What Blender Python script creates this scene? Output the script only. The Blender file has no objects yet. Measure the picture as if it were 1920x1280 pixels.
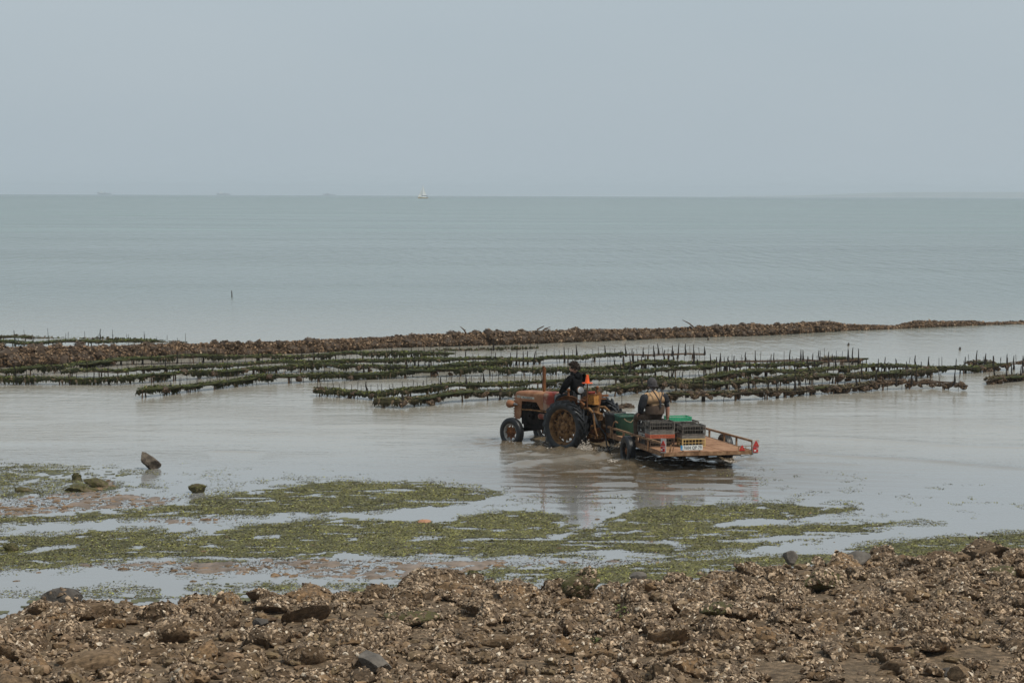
import bpy, bmesh, math, random
import numpy as np
from mathutils import Vector, Matrix

R_ = math.radians
SC = bpy.context.scene
COL = SC.collection
random.seed(7)
RNG = np.random.default_rng(11)

# ------------------------------------------------------------------ camera, sky, sun, exposure
CAM_H = 6.3
FPX = 80.0 * 1920 / 36
PITCH = math.atan((640 - 362) / FPX)
ROLL = R_(0.21)
cam_data = bpy.data.cameras.new('camera')
cam_data.lens = 80
cam_data.sensor_width = 36
cam_data.clip_start = 0.5
cam_data.clip_end = 30000
cam = bpy.data.objects.new('camera', cam_data)
COL.objects.link(cam)
CAM_M = Matrix.Rotation(math.pi / 2 - PITCH, 3, 'X') @ Matrix.Rotation(ROLL, 3, 'Z')
cam.matrix_world = Matrix.Translation((0, 0, CAM_H)) @ CAM_M.to_4x4()
SC.camera = cam

SUN_DIR = Vector((0.52, -0.40, 1.12)).normalized()
world = bpy.data.worlds.new('World')
SC.world = world
world.use_nodes = True
wn = world.node_tree.nodes
wl = world.node_tree.links
wn.clear()
w_out = wn.new('ShaderNodeOutputWorld')
w_sky = wn.new('ShaderNodeTexSky')
w_sky.sky_type = 'NISHITA'
w_sky.sun_disc = False
w_sky.sun_elevation = math.asin(SUN_DIR.z)
w_sky.sun_rotation = math.atan2(SUN_DIR.x, SUN_DIR.y)
w_sky.air_density = 1.0
w_sky.dust_density = 4.0
w_bg = wn.new('ShaderNodeBackground')
w_bg.inputs['Strength'].default_value = 0.08
w_tc = wn.new('ShaderNodeTexCoord')
w_sep = wn.new('ShaderNodeSeparateXYZ')
w_max = wn.new('ShaderNodeMath'); w_max.operation = 'MAXIMUM'; w_max.inputs[1].default_value = 0.02
w_com = wn.new('ShaderNodeCombineXYZ')
wl.new(w_tc.outputs['Generated'], w_sep.inputs[0])
wl.new(w_sep.outputs['X'], w_com.inputs['X']); wl.new(w_sep.outputs['Y'], w_com.inputs['Y'])
wl.new(w_sep.outputs['Z'], w_max.inputs[0]); wl.new(w_max.outputs[0], w_com.inputs['Z'])
wl.new(w_com.outputs[0], w_sky.inputs['Vector'])
wl.new(w_sky.outputs['Color'], w_bg.inputs['Color'])
# thin even cloud veil: grey-blue, a little cloud mottling
w_noise = wn.new('ShaderNodeTexNoise'); w_noise.inputs['Scale'].default_value = 2.2; w_noise.inputs['Detail'].default_value = 4
w_mapn = wn.new('ShaderNodeMapping'); w_mapn.inputs['Scale'].default_value = (1, 1, 3.5)
wl.new(w_com.outputs[0], w_mapn.inputs['Vector']); wl.new(w_mapn.outputs[0], w_noise.inputs['Vector'])
w_ramp = wn.new('ShaderNodeValToRGB')
w_ramp.color_ramp.elements[0].position = 0.3; w_ramp.color_ramp.elements[0].color = (0.375, 0.442, 0.490, 1)
w_ramp.color_ramp.elements[1].position = 0.7; w_ramp.color_ramp.elements[1].color = (0.418, 0.475, 0.515, 1)
wl.new(w_noise.outputs['Fac'], w_ramp.inputs[0])
w_veil = wn.new('ShaderNodeBackground'); w_veil.inputs['Strength'].default_value = 1.0
wl.new(w_ramp.outputs['Color'], w_veil.inputs['Color'])
w_mix = wn.new('ShaderNodeMixShader'); w_mix.inputs[0].default_value = 0.88
wl.new(w_bg.outputs[0], w_mix.inputs[1]); wl.new(w_veil.outputs[0], w_mix.inputs[2])
wl.new(w_mix.outputs[0], w_out.inputs['Surface'])

sun_data = bpy.data.lights.new('sun', 'SUN')
sun_data.energy = 2.4
sun_data.angle = R_(6)
sun_data.color = (1.0, 0.94, 0.83)
sun = bpy.data.objects.new('sun', sun_data)
COL.objects.link(sun)
sun.rotation_euler = SUN_DIR.to_track_quat('Z', 'Y').to_euler()

vs = SC.view_settings
SC.display_settings.display_device = 'sRGB'
vs.view_transform = 'Standard'
vs.look = 'None'
vs.exposure = 0.26
vs.gamma = 1.0
vs.use_curve_mapping = False
SC.cycles.max_bounces = 8
SC.cycles.volume_bounces = 1


# ------------------------------------------------------------------ geometry helpers
def at(px, py, z=0.0):
    """Point on the level z that the photograph shows at pixel (px, py) of 1920x1280."""
    d = CAM_M @ Vector(((px - 960) / FPX, (640 - py) / FPX, -1))
    t = (z - CAM_H) / d.z
    return Vector((0, 0, CAM_H)) + d * t


CAM_N = np.array(CAM_M)


def project(x, y, z):
    q = np.stack([x, y, np.zeros_like(x) + z - CAM_H], -1) @ CAM_N
    return 960 + FPX * q[..., 0] / -q[..., 2], 640 - FPX * q[..., 1] / -q[..., 2]


def curve_z(x, y):
    return -(x * x + y * y) / (2 * 7.4e6)


def hash2(ix, iy, seed):
    n = np.sin(ix * 127.1 + iy * 311.7 + seed * 74.7) * 43758.5453
    return n - np.floor(n)


def vnoise(x, y, seed=0):
    ix = np.floor(x); iy = np.floor(y)
    fx = x - ix; fy = y - iy
    fx = fx * fx * (3 - 2 * fx); fy = fy * fy * (3 - 2 * fy)
    a = hash2(ix, iy, seed); b = hash2(ix + 1, iy, seed)
    c = hash2(ix, iy + 1, seed); d = hash2(ix + 1, iy + 1, seed)
    return (a * (1 - fx) + b * fx) * (1 - fy) + (c * (1 - fx) + d * fx) * fy


def fbm(x, y, seed=0, octaves=4):
    s = 0; a = 0.5; t = 0
    for o in range(octaves):
        s = s + a * vnoise(x * 2 ** o + 13.7 * o, y * 2 ** o - 7.1 * o, seed + o)
        t += a; a *= 0.5
    return s / t


def smooth(t):
    t = np.clip(t, 0, 1)
    return t * t * (3 - 2 * t)


def in_poly(px, py, poly):
    n = len(poly)
    xs_ = [p[0] for p in poly]; ys_ = [p[1] for p in poly]
    box = (px > min(xs_)) & (px < max(xs_)) & (py > min(ys_)) & (py < max(ys_))
    out = np.zeros(px.shape, bool)
    px = px[box]; py = py[box]
    inside = np.zeros(px.shape, bool)
    for i in range(n):
        x1, y1 = poly[i]; x2, y2 = poly[(i + 1) % n]
        if y1 == y2:
            continue
        c = ((y1 > py) != (y2 > py)) & (px < (x2 - x1) * (py - y1) / (y2 - y1) + x1)
        inside ^= c
    out[box] = inside
    return out


def np_mesh(name, v, f, mats=(), mi=None, smooth_=False, tint=None):
    """v (n,3), f (m,3|4) arrays -> mesh"""
    me = bpy.data.meshes.new(name)
    v = np.asarray(v, np.float32); f = np.asarray(f, np.int32)
    k = f.shape[1]
    me.vertices.add(len(v)); me.vertices.foreach_set('co', v.ravel())
    me.loops.add(f.size); me.loops.foreach_set('vertex_index', f.ravel())
    me.polygons.add(len(f)); me.polygons.foreach_set('loop_start', np.arange(len(f), dtype=np.int32) * k)
    if mi is not None:
        me.polygons.foreach_set('material_index', np.asarray(mi, np.int32))
    me.polygons.foreach_set('use_smooth', np.full(len(f), smooth_))
    for m in mats:
        me.materials.append(m)
    me.update(calc_edges=True)
    if tint is not None:
        a = me.color_attributes.new('tint', 'FLOAT_COLOR', 'POINT')
        c = np.ones((len(v), 4), np.float32); c[:, :3] = tint
        a.data.foreach_set('color', c.ravel())
    return me


def link(name, data, parent=None, label=None, category=None, group=None, kind=None):
    o = bpy.data.objects.new(name, data)
    COL.objects.link(o)
    if parent is not None:
        o.parent = parent
    if label: o['label'] = label
    if category: o['category'] = category
    if group: o['group'] = group
    if kind: o['kind'] = kind
    return o


def thing(name, label, category, loc=(0, 0, 0), rz=0.0, group=None):
    o = link(name, None, None, label, category, group)
    o.location = loc
    o.rotation_euler = (0, 0, rz)
    return o


class MB:
    """collects shapes into one mesh"""
    def __init__(s):
        s.v = []; s.f = []; s.m = []

    def add(s, v, f, mi=0):
        o = len(s.v)
        s.v += [tuple(p) for p in v]
        s.f += [tuple(i + o for i in q) for q in f]
        s.m += [mi] * len(f)
        return s

    def box(s, c, d, rot=None, mi=0):
        x, y, z = d[0] / 2, d[1] / 2, d[2] / 2
        p = [Vector((i, j, k)) for i in (-x, x) for j in (-y, y) for k in (-z, z)]
        if rot is not None:
            p = [rot @ q for q in p]
        c = Vector(c)
        return s.add([q + c for q in p], [(0, 1, 3, 2), (4, 6, 7, 5), (0, 4, 5, 1), (2, 3, 7, 6), (0, 2, 6, 4), (1, 5, 7, 3)], mi)

    def bar(s, a, b, w, h, mi=0):
        """rectangular bar from a to b, w across, h in its up direction"""
        a = Vector(a); b = Vector(b)
        d = b - a; L = d.length; d.normalize()
        up = Vector((0, 0, 1)) if abs(d.z) < 0.95 else Vector((1, 0, 0))
        sd = d.cross(up).normalized(); up = sd.cross(d)
        m = Matrix((d, sd, up)).transposed()
        return s.box((a + b) / 2, (L, w, h), m, mi)

    def tube(s, pts, r, n=8, mi=0):
        pts = [Vector(p) for p in pts]
        rs = r if isinstance(r, (list, tuple)) else [r] * len(pts)
        prev = None; v = []; f = []
        for i, p in enumerate(pts):
            t = (pts[min(i + 1, len(pts) - 1)] - pts[max(i - 1, 0)]).normalized()
            if prev is None:
                u = t.orthogonal().normalized()
            else:
                u = (prev - t * prev.dot(t)).normalized()
            prev = u; w = t.cross(u)
            v += [p + (u * math.cos(2 * math.pi * k / n) + w * math.sin(2 * math.pi * k / n)) * rs[i] for k in range(n)]
            if i:
                o = (i - 1) * n
                f += [(o + k, o + (k + 1) % n, o + n + (k + 1) % n, o + n + k) for k in range(n)]
        f.append(tuple(range(n - 1, -1, -1)))
        f.append(tuple(len(v) - n + k for k in range(n)))
        return s.add(v, f, mi)

    def lathe(s, prof, c, axis, n=24, mi=0, closed=False):
        """prof: (radius, distance along axis)"""
        c = Vector(c); ax = Vector(axis).normalized()
        u = ax.orthogonal().normalized(); w = ax.cross(u)
        v = []; f = []
        for r, t in prof:
            v += [c + ax * t + (u * math.cos(2 * math.pi * k / n) + w * math.sin(2 * math.pi * k / n)) * r for k in range(n)]
        m = len(prof)
        for i in range(m if closed else m - 1):
            j = (i + 1) % m
            f += [(i * n + k, i * n + (k + 1) % n, j * n + (k + 1) % n, j * n + k) for k in range(n)]
        return s.add(v, f, mi)

    def prism(s, poly, place, t, mi=0):
        """polygon (a, b) extruded by t; place(a, b, h) -> point"""
        n = len(poly)
        v = [place(a, b, 0) for a, b in poly] + [place(a, b, t) for a, b in poly]
        f = [tuple(range(n - 1, -1, -1)), tuple(range(n, 2 * n))] + [(i, (i + 1) % n, n + (i + 1) % n, n + i) for i in range(n)]
        return s.add(v, f, mi)

    def ball(s, c, r, sub=2, mi=0, sc=(1, 1, 1), rot=None):
        bm = bmesh.new()
        bmesh.ops.create_icosphere(bm, subdivisions=sub, radius=1)
        c = Vector(c)
        v = []
        for q in bm.verts:
            p = Vector((q.co.x * r * sc[0], q.co.y * r * sc[1], q.co.z * r * sc[2]))
            if rot is not None:
                p = rot @ p
            v.append(p + c)
        f = [tuple(x.index for x in q.verts) for q in bm.faces]
        bm.free()
        return s.add(v, f, mi)

    def mesh(s, name, mats, ang=None):
        me = bpy.data.meshes.new(name)
        me.from_pydata([tuple(p) for p in s.v], [], s.f)
        for m in (mats if isinstance(mats, (list, tuple)) else [mats]):
            me.materials.append(m)
        me.polygons.foreach_set('material_index', s.m)
        bm = bmesh.new(); bm.from_mesh(me)
        bmesh.ops.recalc_face_normals(bm, faces=bm.faces)
        bm.to_mesh(me); bm.free()
        if ang is not None:
            me.polygons.foreach_set('use_smooth', [True] * len(me.polygons))
            me.set_sharp_from_angle(angle=R_(ang))
        me.update()
        return me

    def build(s, name, mats, parent=None, ang=None, **kw):
        return link(name, s.mesh(name, mats, ang), parent, **kw)


def rotz(a): return Matrix.Rotation(a, 3, 'Z')
def rotx(a): return Matrix.Rotation(a, 3, 'X')
def roty(a): return Matrix.Rotation(a, 3, 'Y')


# ------------------------------------------------------------------ materials
MATS = {}


def mat(name, c1, c2=None, scale=6.0, rough=0.75, bump=0.0, bscale=40.0, metal=0.0, c3=None, tint=False, rand=None, spec=0.5,
        lo=0.35, hi=0.65, detail=6.0):
    """Procedural material: two (or three) colours mixed by noise in object space, fine bump."""
    m = bpy.data.materials.new(name)
    m.use_nodes = True
    nt = m.node_tree; N = nt.nodes; L = nt.links
    b = N['Principled BSDF']
    b.inputs['Roughness'].default_value = rough
    b.inputs['Metallic'].default_value = metal
    b.inputs['Specular IOR Level'].default_value = spec
    tc = N.new('ShaderNodeTexCoord')
    nz = N.new('ShaderNodeTexNoise'); nz.inputs['Scale'].default_value = scale; nz.inputs['Detail'].default_value = detail
    nz.inputs['Roughness'].default_value = 0.62
    L.new(tc.outputs['Object'], nz.inputs['Vector'])
    rp = N.new('ShaderNodeValToRGB')
    rp.color_ramp.elements[0].position = lo; rp.color_ramp.elements[0].color = (*c1, 1)
    rp.color_ramp.elements[1].position = hi; rp.color_ramp.elements[1].color = (*(c2 or c1), 1)
    if c3:
        e = rp.color_ramp.elements.new((lo + hi) / 2); e.color = (*c3, 1)
    L.new(nz.outputs['Fac'], rp.inputs[0])
    col = rp.outputs['Color']
    if tint:
        at_ = N.new('ShaderNodeAttribute'); at_.attribute_name = 'tint'
        mx = N.new('ShaderNodeMix'); mx.data_type = 'RGBA'; mx.blend_type = 'MULTIPLY'; mx.inputs[0].default_value = 1
        L.new(col, mx.inputs[6]); L.new(at_.outputs['Color'], mx.inputs[7]); col = mx.outputs[2]
    if rand:
        oi = N.new('ShaderNodeObjectInfo')
        r2 = N.new('ShaderNodeValToRGB'); r2.color_ramp.interpolation = 'LINEAR'
        els = r2.color_ramp.elements
        while len(els) < len(rand):
            els.new(0.5)
        for i, c in enumerate(rand):
            els[i].position = i / (len(rand) - 1); els[i].color = (*c, 1)
        L.new(oi.outputs['Random'], r2.inputs[0])
        mx = N.new('ShaderNodeMix'); mx.data_type = 'RGBA'; mx.blend_type = 'MULTIPLY'; mx.inputs[0].default_value = 1
        L.new(col, mx.inputs[6]); L.new(r2.outputs['Color'], mx.inputs[7]); col = mx.outputs[2]
    L.new(col, b.inputs['Base Color'])
    if bump:
        n2 = N.new('ShaderNodeTexNoise'); n2.inputs['Scale'].default_value = bscale; n2.inputs['Detail'].default_value = 4
        L.new(tc.outputs['Object'], n2.inputs['Vector'])
        bp = N.new('ShaderNodeBump'); bp.inputs['Strength'].default_value = 0.8; bp.inputs['Distance'].default_value = bump
        L.new(n2.outputs['Fac'], bp.inputs['Height']); L.new(bp.outputs[0], b.inputs['Normal'])
    MATS[name] = m
    return m


M_rock = mat('rock', (0.100, 0.067, 0.040), (0.290, 0.198, 0.122), 5, 0.88, 0.03, 28, c3=(0.183, 0.124, 0.074),
             rand=[(0.62, 0.61, 0.60), (1.0, 0.98, 0.93), (1.25, 1.14, 0.98), (0.85, 0.82, 0.78), (0.5, 0.5, 0.5), (1.1, 1.08, 1.02)], spec=0.25)
M_rock_small = mat('small_rock', (0.108, 0.073, 0.043), (0.275, 0.189, 0.117), 7, 0.88, 0.02, 40, tint=True, spec=0.25)
M_rock_dark = mat('dark_rock', (0.045, 0.040, 0.036), (0.10, 0.085, 0.07), 5, 0.8, 0.02, 30, spec=0.3)
M_rock_weed = mat('weedy_rock', (0.075, 0.058, 0.034), (0.15, 0.115, 0.075), 7, 0.9, 0.02, 40, c3=(0.075, 0.07, 0.025), spec=0.25)
M_rock_upright = mat('weathered_rock', (0.04, 0.032, 0.025), (0.14, 0.115, 0.088), 9, 0.9, 0.04, 26, c3=(0.085, 0.068, 0.052), spec=0.2)
M_rock_orange = mat('orange_rock', (0.34, 0.16, 0.09), (0.42, 0.24, 0.14), 12, 0.8, 0.01, 30)
M_rock_slate = mat('slate_rock', (0.085, 0.075, 0.065), (0.16, 0.14, 0.118), 6, 0.8, 0.012, 40, spec=0.3)
M_shell = mat('oyster_shell', (0.62, 0.57, 0.50), (1.12, 1.07, 1.0), 30, 0.6, 0.004, 120, tint=True, spec=0.35)
M_grit = mat('shore_grit', (0.066, 0.044, 0.026), (0.215, 0.148, 0.092), 9, 0.9, 0.05, 22, c3=(0.12, 0.085, 0.051), spec=0.3)
M_mud = mat('mud', (0.095, 0.068, 0.045), (0.25, 0.185, 0.138), 2.2, 0.5, 0.02, 18, c3=(0.17, 0.122, 0.086), spec=0.5)
M_algae = mat('green_weed', (0.6, 0.6, 0.6), (1.15, 1.15, 1.1), 2.5, 0.5, 0.0, tint=True, spec=0.18)
M_weed = mat('rack_weed', (0.55, 0.55, 0.55), (1.2, 1.2, 1.1), 1.5, 0.6, 0.0, tint=True, spec=0.15)
M_bag = mat('weed_bag', (0.012, 0.016, 0.006), (0.062, 0.068, 0.020), 5, 0.7, 0.02, 30, c3=(0.028, 0.034, 0.010),
            rand=[(0.7, 0.75, 0.7), (1.2, 1.15, 0.9), (1.1, 0.9, 0.8)], spec=.2)
M_iron = mat('dark_iron', (0.012, 0.011, 0.011), (0.035, 0.028, 0.022), 14, 0.75, 0.002, 80, spec=0.22)
M_iron_rust = mat('rusty_iron', (0.05, 0.03, 0.018), (0.12, 0.075, 0.045), 9, 0.8, 0.002, 80, spec=0.22)
M_reef = mat('reef_core', (0.05, 0.036, 0.024), (0.12, 0.085, 0.058), 4, 0.9, 0.04, 12, spec=0.2)
# tractor and trailer
M_hood = mat('faded_orange_paint', (0.22, 0.092, 0.045), (0.37, 0.20, 0.11), 3.4, 0.55, 0.002, 60, c3=(0.28, 0.128, 0.064), spec=0.22)
M_tank = mat('worn_red_paint', (0.19, 0.030, 0.018), (0.30, 0.19, 0.13), 3.2, 0.55, 0.002, 60, c3=(0.20, 0.055, 0.035), lo=0.42, hi=0.60, spec=0.22)
M_rust = mat('rust', (0.085, 0.035, 0.016), (0.24, 0.10, 0.038), 7, 0.85, 0.004, 50, c3=(0.15, 0.062, 0.026), spec=0.22)
M_rust_y = mat('ochre_rust', (0.045, 0.024, 0.013), (0.27, 0.155, 0.070), 9, 0.85, 0.004, 50, c3=(0.15, 0.076, 0.030), spec=0.22)
M_box = mat('orange_pitted_rust', (0.06, 0.03, 0.012), (0.44, 0.20, 0.05), 26, 0.85, 0.004, 60, lo=0.36, hi=0.48, spec=0.22)
M_engine = mat('engine_grime', (0.006, 0.005, 0.005), (0.028, 0.022, 0.018), 8, 0.7, 0.004, 40, spec=0.12)
M_tyre = mat('tyre_rubber', (0.007, 0.008, 0.009), (0.022, 0.023, 0.025), 12, 0.42, 0.002, 60, spec=0.35)
M_tyre_mud = mat('tyre_mud', (0.014, 0.014, 0.015), (0.12, 0.10, 0.08), 9, 0.6, 0.002, 60, lo=0.52, hi=0.62)
M_rim_pale = mat('pale_worn_rim', (0.16, 0.145, 0.125), (0.42, 0.40, 0.37), 7, 0.6, 0.001, 60)
M_grey = mat('grey_metal', (0.10, 0.10, 0.10), (0.20, 0.20, 0.195), 6, 0.5, 0.002, 40, metal=0.3)
M_white = mat('white_plastic', (0.62, 0.62, 0.60), (0.78, 0.78, 0.76), 10, 0.35)
M_lens = mat('lamp_lens', (0.55, 0.56, 0.56), (0.8, 0.8, 0.78), 30, 0.12)
M_plate = mat('aged_white_plate', (0.42, 0.40, 0.34), (0.58, 0.55, 0.48), 12, 0.5)
M_letter = mat('black_lettering', (0.012, 0.012, 0.012), (0.02, 0.02, 0.02), 8, 0.5)
M_blue = mat('blue_plastic', (0.02, 0.20, 0.42), (0.03, 0.27, 0.5), 8, 0.45)
M_cone = mat('orange_cone', (0.72, 0.085, 0.012), (0.86, 0.14, 0.02), 5, 0.5)
M_deck = mat('worn_brown_board', (0.20, 0.105, 0.055), (0.36, 0.215, 0.13), 4.5, 0.8, 0.003, 40, c3=(0.29, 0.16, 0.092),
             rand=[(0.88, 0.88, 0.88), (1.08, 1.06, 1.04)], spec=.2)
M_frame = mat('rusty_trailer_steel', (0.13, 0.068, 0.034), (0.34, 0.215, 0.125), 9, 0.8, 0.002, 60, c3=(0.23, 0.13, 0.07), spec=0.22)
M_crate_black = mat('charcoal_crate', (0.035, 0.033, 0.032), (0.17, 0.155, 0.135), 11, 0.65, spec=0.22)
M_crate_grey = mat('grey_crate', (0.13, 0.12, 0.105), (0.26, 0.24, 0.21), 11, 0.65)
M_crate_brown = mat('mud_brown_crate', (0.045, 0.030, 0.022), (0.13, 0.085, 0.06), 11, 0.7, spec=0.22)
M_crate_orange = mat('orange_crate', (0.38, 0.085, 0.042), (0.52, 0.14, 0.07), 9, 0.6)
M_crate_yellow = mat('yellow_crate', (0.48, 0.33, 0.12), (0.64, 0.46, 0.2), 9, 0.6)
M_crate_green = mat('green_crate', (0.015, 0.27, 0.125), (0.035, 0.38, 0.19), 9, 0.5)
M_crate_white = mat('white_crate', (0.38, 0.37, 0.34), (0.6, 0.58, 0.54), 9, 0.6)
M_load = mat('oyster_load', (0.012, 0.011, 0.010), (0.06, 0.052, 0.043), 18, 0.8, 0.015, 40, spec=0.22)
M_tub_green = mat('green_tub', (0.010, 0.058, 0.038), (0.028, 0.098, 0.064), 5, 0.5)
M_tub_black = mat('black_tub', (0.013, 0.014, 0.016), (0.032, 0.032, 0.034), 6, 0.5)
M_red = mat('red_reflector', (0.36, 0.012, 0.012), (0.5, 0.03, 0.025), 20, 0.3)
M_rope = mat('tan_rope', (0.24, 0.17, 0.10), (0.36, 0.27, 0.17), 30, 0.85)
M_plate_white = mat('number_plate_white', (0.66, 0.66, 0.63), (0.74, 0.74, 0.71), 12, 0.35)
# people
M_skin = mat('skin', (0.40, 0.205, 0.14), (0.46, 0.25, 0.175), 12, 0.55)
M_eye = mat('eye_dark', (0.02, 0.015, 0.012), (0.03, 0.02, 0.015), 10, 0.3)
M_lip = mat('lip', (0.30, 0.12, 0.095), (0.33, 0.14, 0.11), 10, 0.5)
M_hair = mat('dark_curly_hair', (0.012, 0.009, 0.008), (0.045, 0.030, 0.022), 30, 0.6, 0.006, 60, spec=0.12)
M_jacket = mat('black_jacket_cloth', (0.004, 0.004, 0.0045), (0.010, 0.010, 0.011), 9, 0.85, 0.006, 16, spec=0.06)
M_trouser = mat('dark_trouser_cloth', (0.012, 0.012, 0.014), (0.026, 0.026, 0.028), 9, 0.85, 0.004, 20, spec=0.12)
M_wader = mat('brown_wader_cloth', (0.062, 0.042, 0.031), (0.105, 0.074, 0.055), 7, 0.6, 0.008, 14, spec=0.12)
M_vest = mat('tan_shirt_cloth', (0.34, 0.215, 0.12), (0.43, 0.28, 0.16), 6, 0.85, 0.006, 14, spec=0.12)
M_sleeve = mat('charcoal_sleeve_cloth', (0.020, 0.021, 0.025), (0.036, 0.037, 0.042), 8, 0.85, 0.005, 18, spec=0.12)
M_beanie = mat('grey_knit', (0.045, 0.042, 0.044), (0.085, 0.078, 0.078), 20, 0.9, 0.004, 70, spec=0.12)
M_strap = mat('black_strap', (0.012, 0.013, 0.017), (0.02, 0.02, 0.025), 20, 0.7)
M_boot = mat('black_boot', (0.012, 0.012, 0.012), (0.02, 0.02, 0.02), 20, 0.5)
# far things
M_sail = mat('white_sail', (0.9, 0.89, 0.86), (0.94, 0.93, 0.90), 0.4, 0.8)
_n = M_sail.node_tree.nodes; _l = M_sail.node_tree.links       # thin sailcloth lets sunlight through
_t = _n.new('ShaderNodeBsdfTranslucent'); _t.inputs['Color'].default_value = (.95, .94, .91, 1)
_m = _n.new('ShaderNodeMixShader'); _m.inputs[0].default_value = .4
_l.new(_n['Principled BSDF'].outputs[0], _m.inputs[1]); _l.new(_t.outputs[0], _m.inputs[2])
_l.new(_m.outputs[0], _n['Material Output'].inputs['Surface'])
M_hull = mat('yellow_hull', (0.78, 0.47, 0.06), (0.84, 0.54, 0.09), 0.4, 0.4)
M_cover = mat('navy_sail_cover', (0.03, 0.03, 0.06), (0.04, 0.04, 0.08), 1, 0.7)
M_ship = mat('grey_ship_paint', (0.12, 0.13, 0.14), (0.18, 0.19, 0.20), 0.05, 0.6)
M_land = mat('far_land', (0.16, 0.18, 0.17), (0.22, 0.23, 0.20), 0.01, 0.9)
M_post = mat('weathered_post', (0.04, 0.034, 0.028), (0.09, 0.075, 0.06), 3, 0.85)
M_foam = mat('foam', (0.46, 0.40, 0.33), (0.66, 0.60, 0.53), 20, 0.5)


def water_material():
    m = bpy.data.materials.new('sea_water')
    m.use_nodes = True
    nt = m.node_tree; N = nt.nodes; L = nt.links
    b = N['Principled BSDF']
    b.inputs['IOR'].default_value = 1.33
    geo = N.new('ShaderNodeNewGeometry')
    sep = N.new('ShaderNodeSeparateXYZ'); L.new(geo.outputs['Position'], sep.inputs[0])

    def mr(src, a, b_, c=0.0, d=1.0):
        n = N.new('ShaderNodeMapRange'); n.interpolation_type = 'SMOOTHSTEP'
        n.inputs[1].default_value = a; n.inputs[2].default_value = b_; n.inputs[3].default_value = c; n.inputs[4].default_value = d
        L.new(src, n.inputs[0]); return n.outputs[0]

    def mix(f, a, b_):
        n = N.new('ShaderNodeMix'); n.data_type = 'RGBA'
        for s, v in ((0, f), (6, a), (7, b_)):
            if isinstance(v, tuple): n.inputs[s].default_value = (*v, 1)
            elif isinstance(v, float): n.inputs[s].default_value = v
            else: L.new(v, n.inputs[s])
        return n.outputs[2]

    def nz(sx, sy, detail=3.0, rough=0.55):
        mp = N.new('ShaderNodeMapping'); mp.inputs['Scale'].default_value = (sx, sy, 1)
        L.new(geo.outputs['Position'], mp.inputs['Vector'])
        n = N.new('ShaderNodeTexNoise'); n.inputs['Scale'].default_value = 1.0
        n.inputs['Detail'].default_value = detail; n.inputs['Roughness'].default_value = rough
        L.new(mp.outputs[0], n.inputs['Vector'])
        return n.outputs['Fac']

    def math_(op, a, b_):
        n = N.new('ShaderNodeMath'); n.operation = op
        for i, v in enumerate((a, b_)):
            if isinstance(v, (int, float)): n.inputs[i].default_value = v
            else: L.new(v, n.inputs[i])
        return n.outputs[0]

    Y = sep.outputs['Y']
    pool = (0.24, 0.245, 0.245)
    near = (0.32, 0.298, 0.252)           # silty shallows
    mid = (0.140, 0.175, 0.155)
    far = (0.115, 0.170, 0.143)           # greener open water
    c = mix(mr(Y, 47, 60), pool, near)
    c = mix(mr(Y, 70, 150), c, mid)
    c = mix(mr(Y, 120, 520), c, far)
    c = mix(mr(Y, 500, 4000), c, (0.085, 0.120, 0.112))
    # long bands of greener, paler water far out
    band = nz(0.0012, 0.010, 3)
    c = mix(math_('MULTIPLY', mr(band, 0.50, 0.66), mr(Y, 130, 420)), c, (0.14, 0.225, 0.18))
    band2 = nz(0.004, 0.03, 3)
    c = mix(math_('MULTIPLY', mr(band2, 0.56, 0.72), 0.3), c, (0.09, 0.115, 0.11))
    silt_reflection = N.new('ShaderNodeAttribute'); silt_reflection.attribute_name = 'silt_reflection'
    c = mix(silt_reflection.outputs['Fac'], c, (0.118, 0.090, 0.058))  # stirred silt, its tone also darkened to deepen the tractor's reflection
    L.new(c, b.inputs['Base Color'])
    r = math_('ADD', mr(Y, 54, 63, 0.045, 0.13), mr(Y, 200, 3000, 0.0, 0.10))
    L.new(r, b.inputs['Roughness'])
    # ripples: fine ones in the lee of the reef, larger wind waves outside it
    h1 = math_('MULTIPLY', nz(1.9, 3.4, 4, 0.65), 0.022)
    h2 = math_('MULTIPLY', nz(0.5, 1.3, 3), 0.026)
    calm = math_('MULTIPLY', math_('ADD', math_('MULTIPLY', h1, mr(nz(0.10, 0.25, 2), 0.35, 0.65, 0.35, 1.25)), h2), mr(Y, 44, 60, 0.22, 1.0))
    h3 = math_('MULTIPLY', nz(1.9, 0.42, 4, 0.62), 0.42)
    h4 = math_('MULTIPLY', math_('MULTIPLY', nz(0.8, 0.10, 3, 0.6), 1.7), mr(Y, 100, 260))
    h5 = math_('MULTIPLY', math_('MULTIPLY', nz(0.35, 0.026, 3, 0.6), 4.0), mr(Y, 300, 900))
    rough_ = math_('MULTIPLY', math_('ADD', math_('ADD', h3, h4), h5), mr(nz(0.012, 0.03, 3), 0.3, 0.7, 0.6, 1.2))
    w = mr(Y, 62, 160)
    h = math_('ADD', math_('MULTIPLY', calm, math_('SUBTRACT', 1.0, math_('MULTIPLY', w, 0.6))), math_('MULTIPLY', rough_, math_('ADD', math_('MULTIPLY', w, 0.93), mr(Y, 50, 75, 0.02, 0.07))))
    bp = N.new('ShaderNodeBump'); bp.inputs['Strength'].default_value = 1.0; bp.inputs['Distance'].default_value = 1.0
    L.new(h, bp.inputs['Height'])
    L.new(bp.outputs[0], b.inputs['Normal'])
    return m


M_water = water_material()

# ------------------------------------------------------------------ where the tractor and trailer stand
TR_LOC = Vector((1.773, 56.48, -0.12)); TR_ROT = R_(135)
TL_ROT = R_(90 + 14.5)
TL_LOC = Vector((3.50 + 1.04 * math.cos(R_(14.5)), 51.48 + 1.04 * math.sin(R_(14.5)), -0.12))


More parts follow.
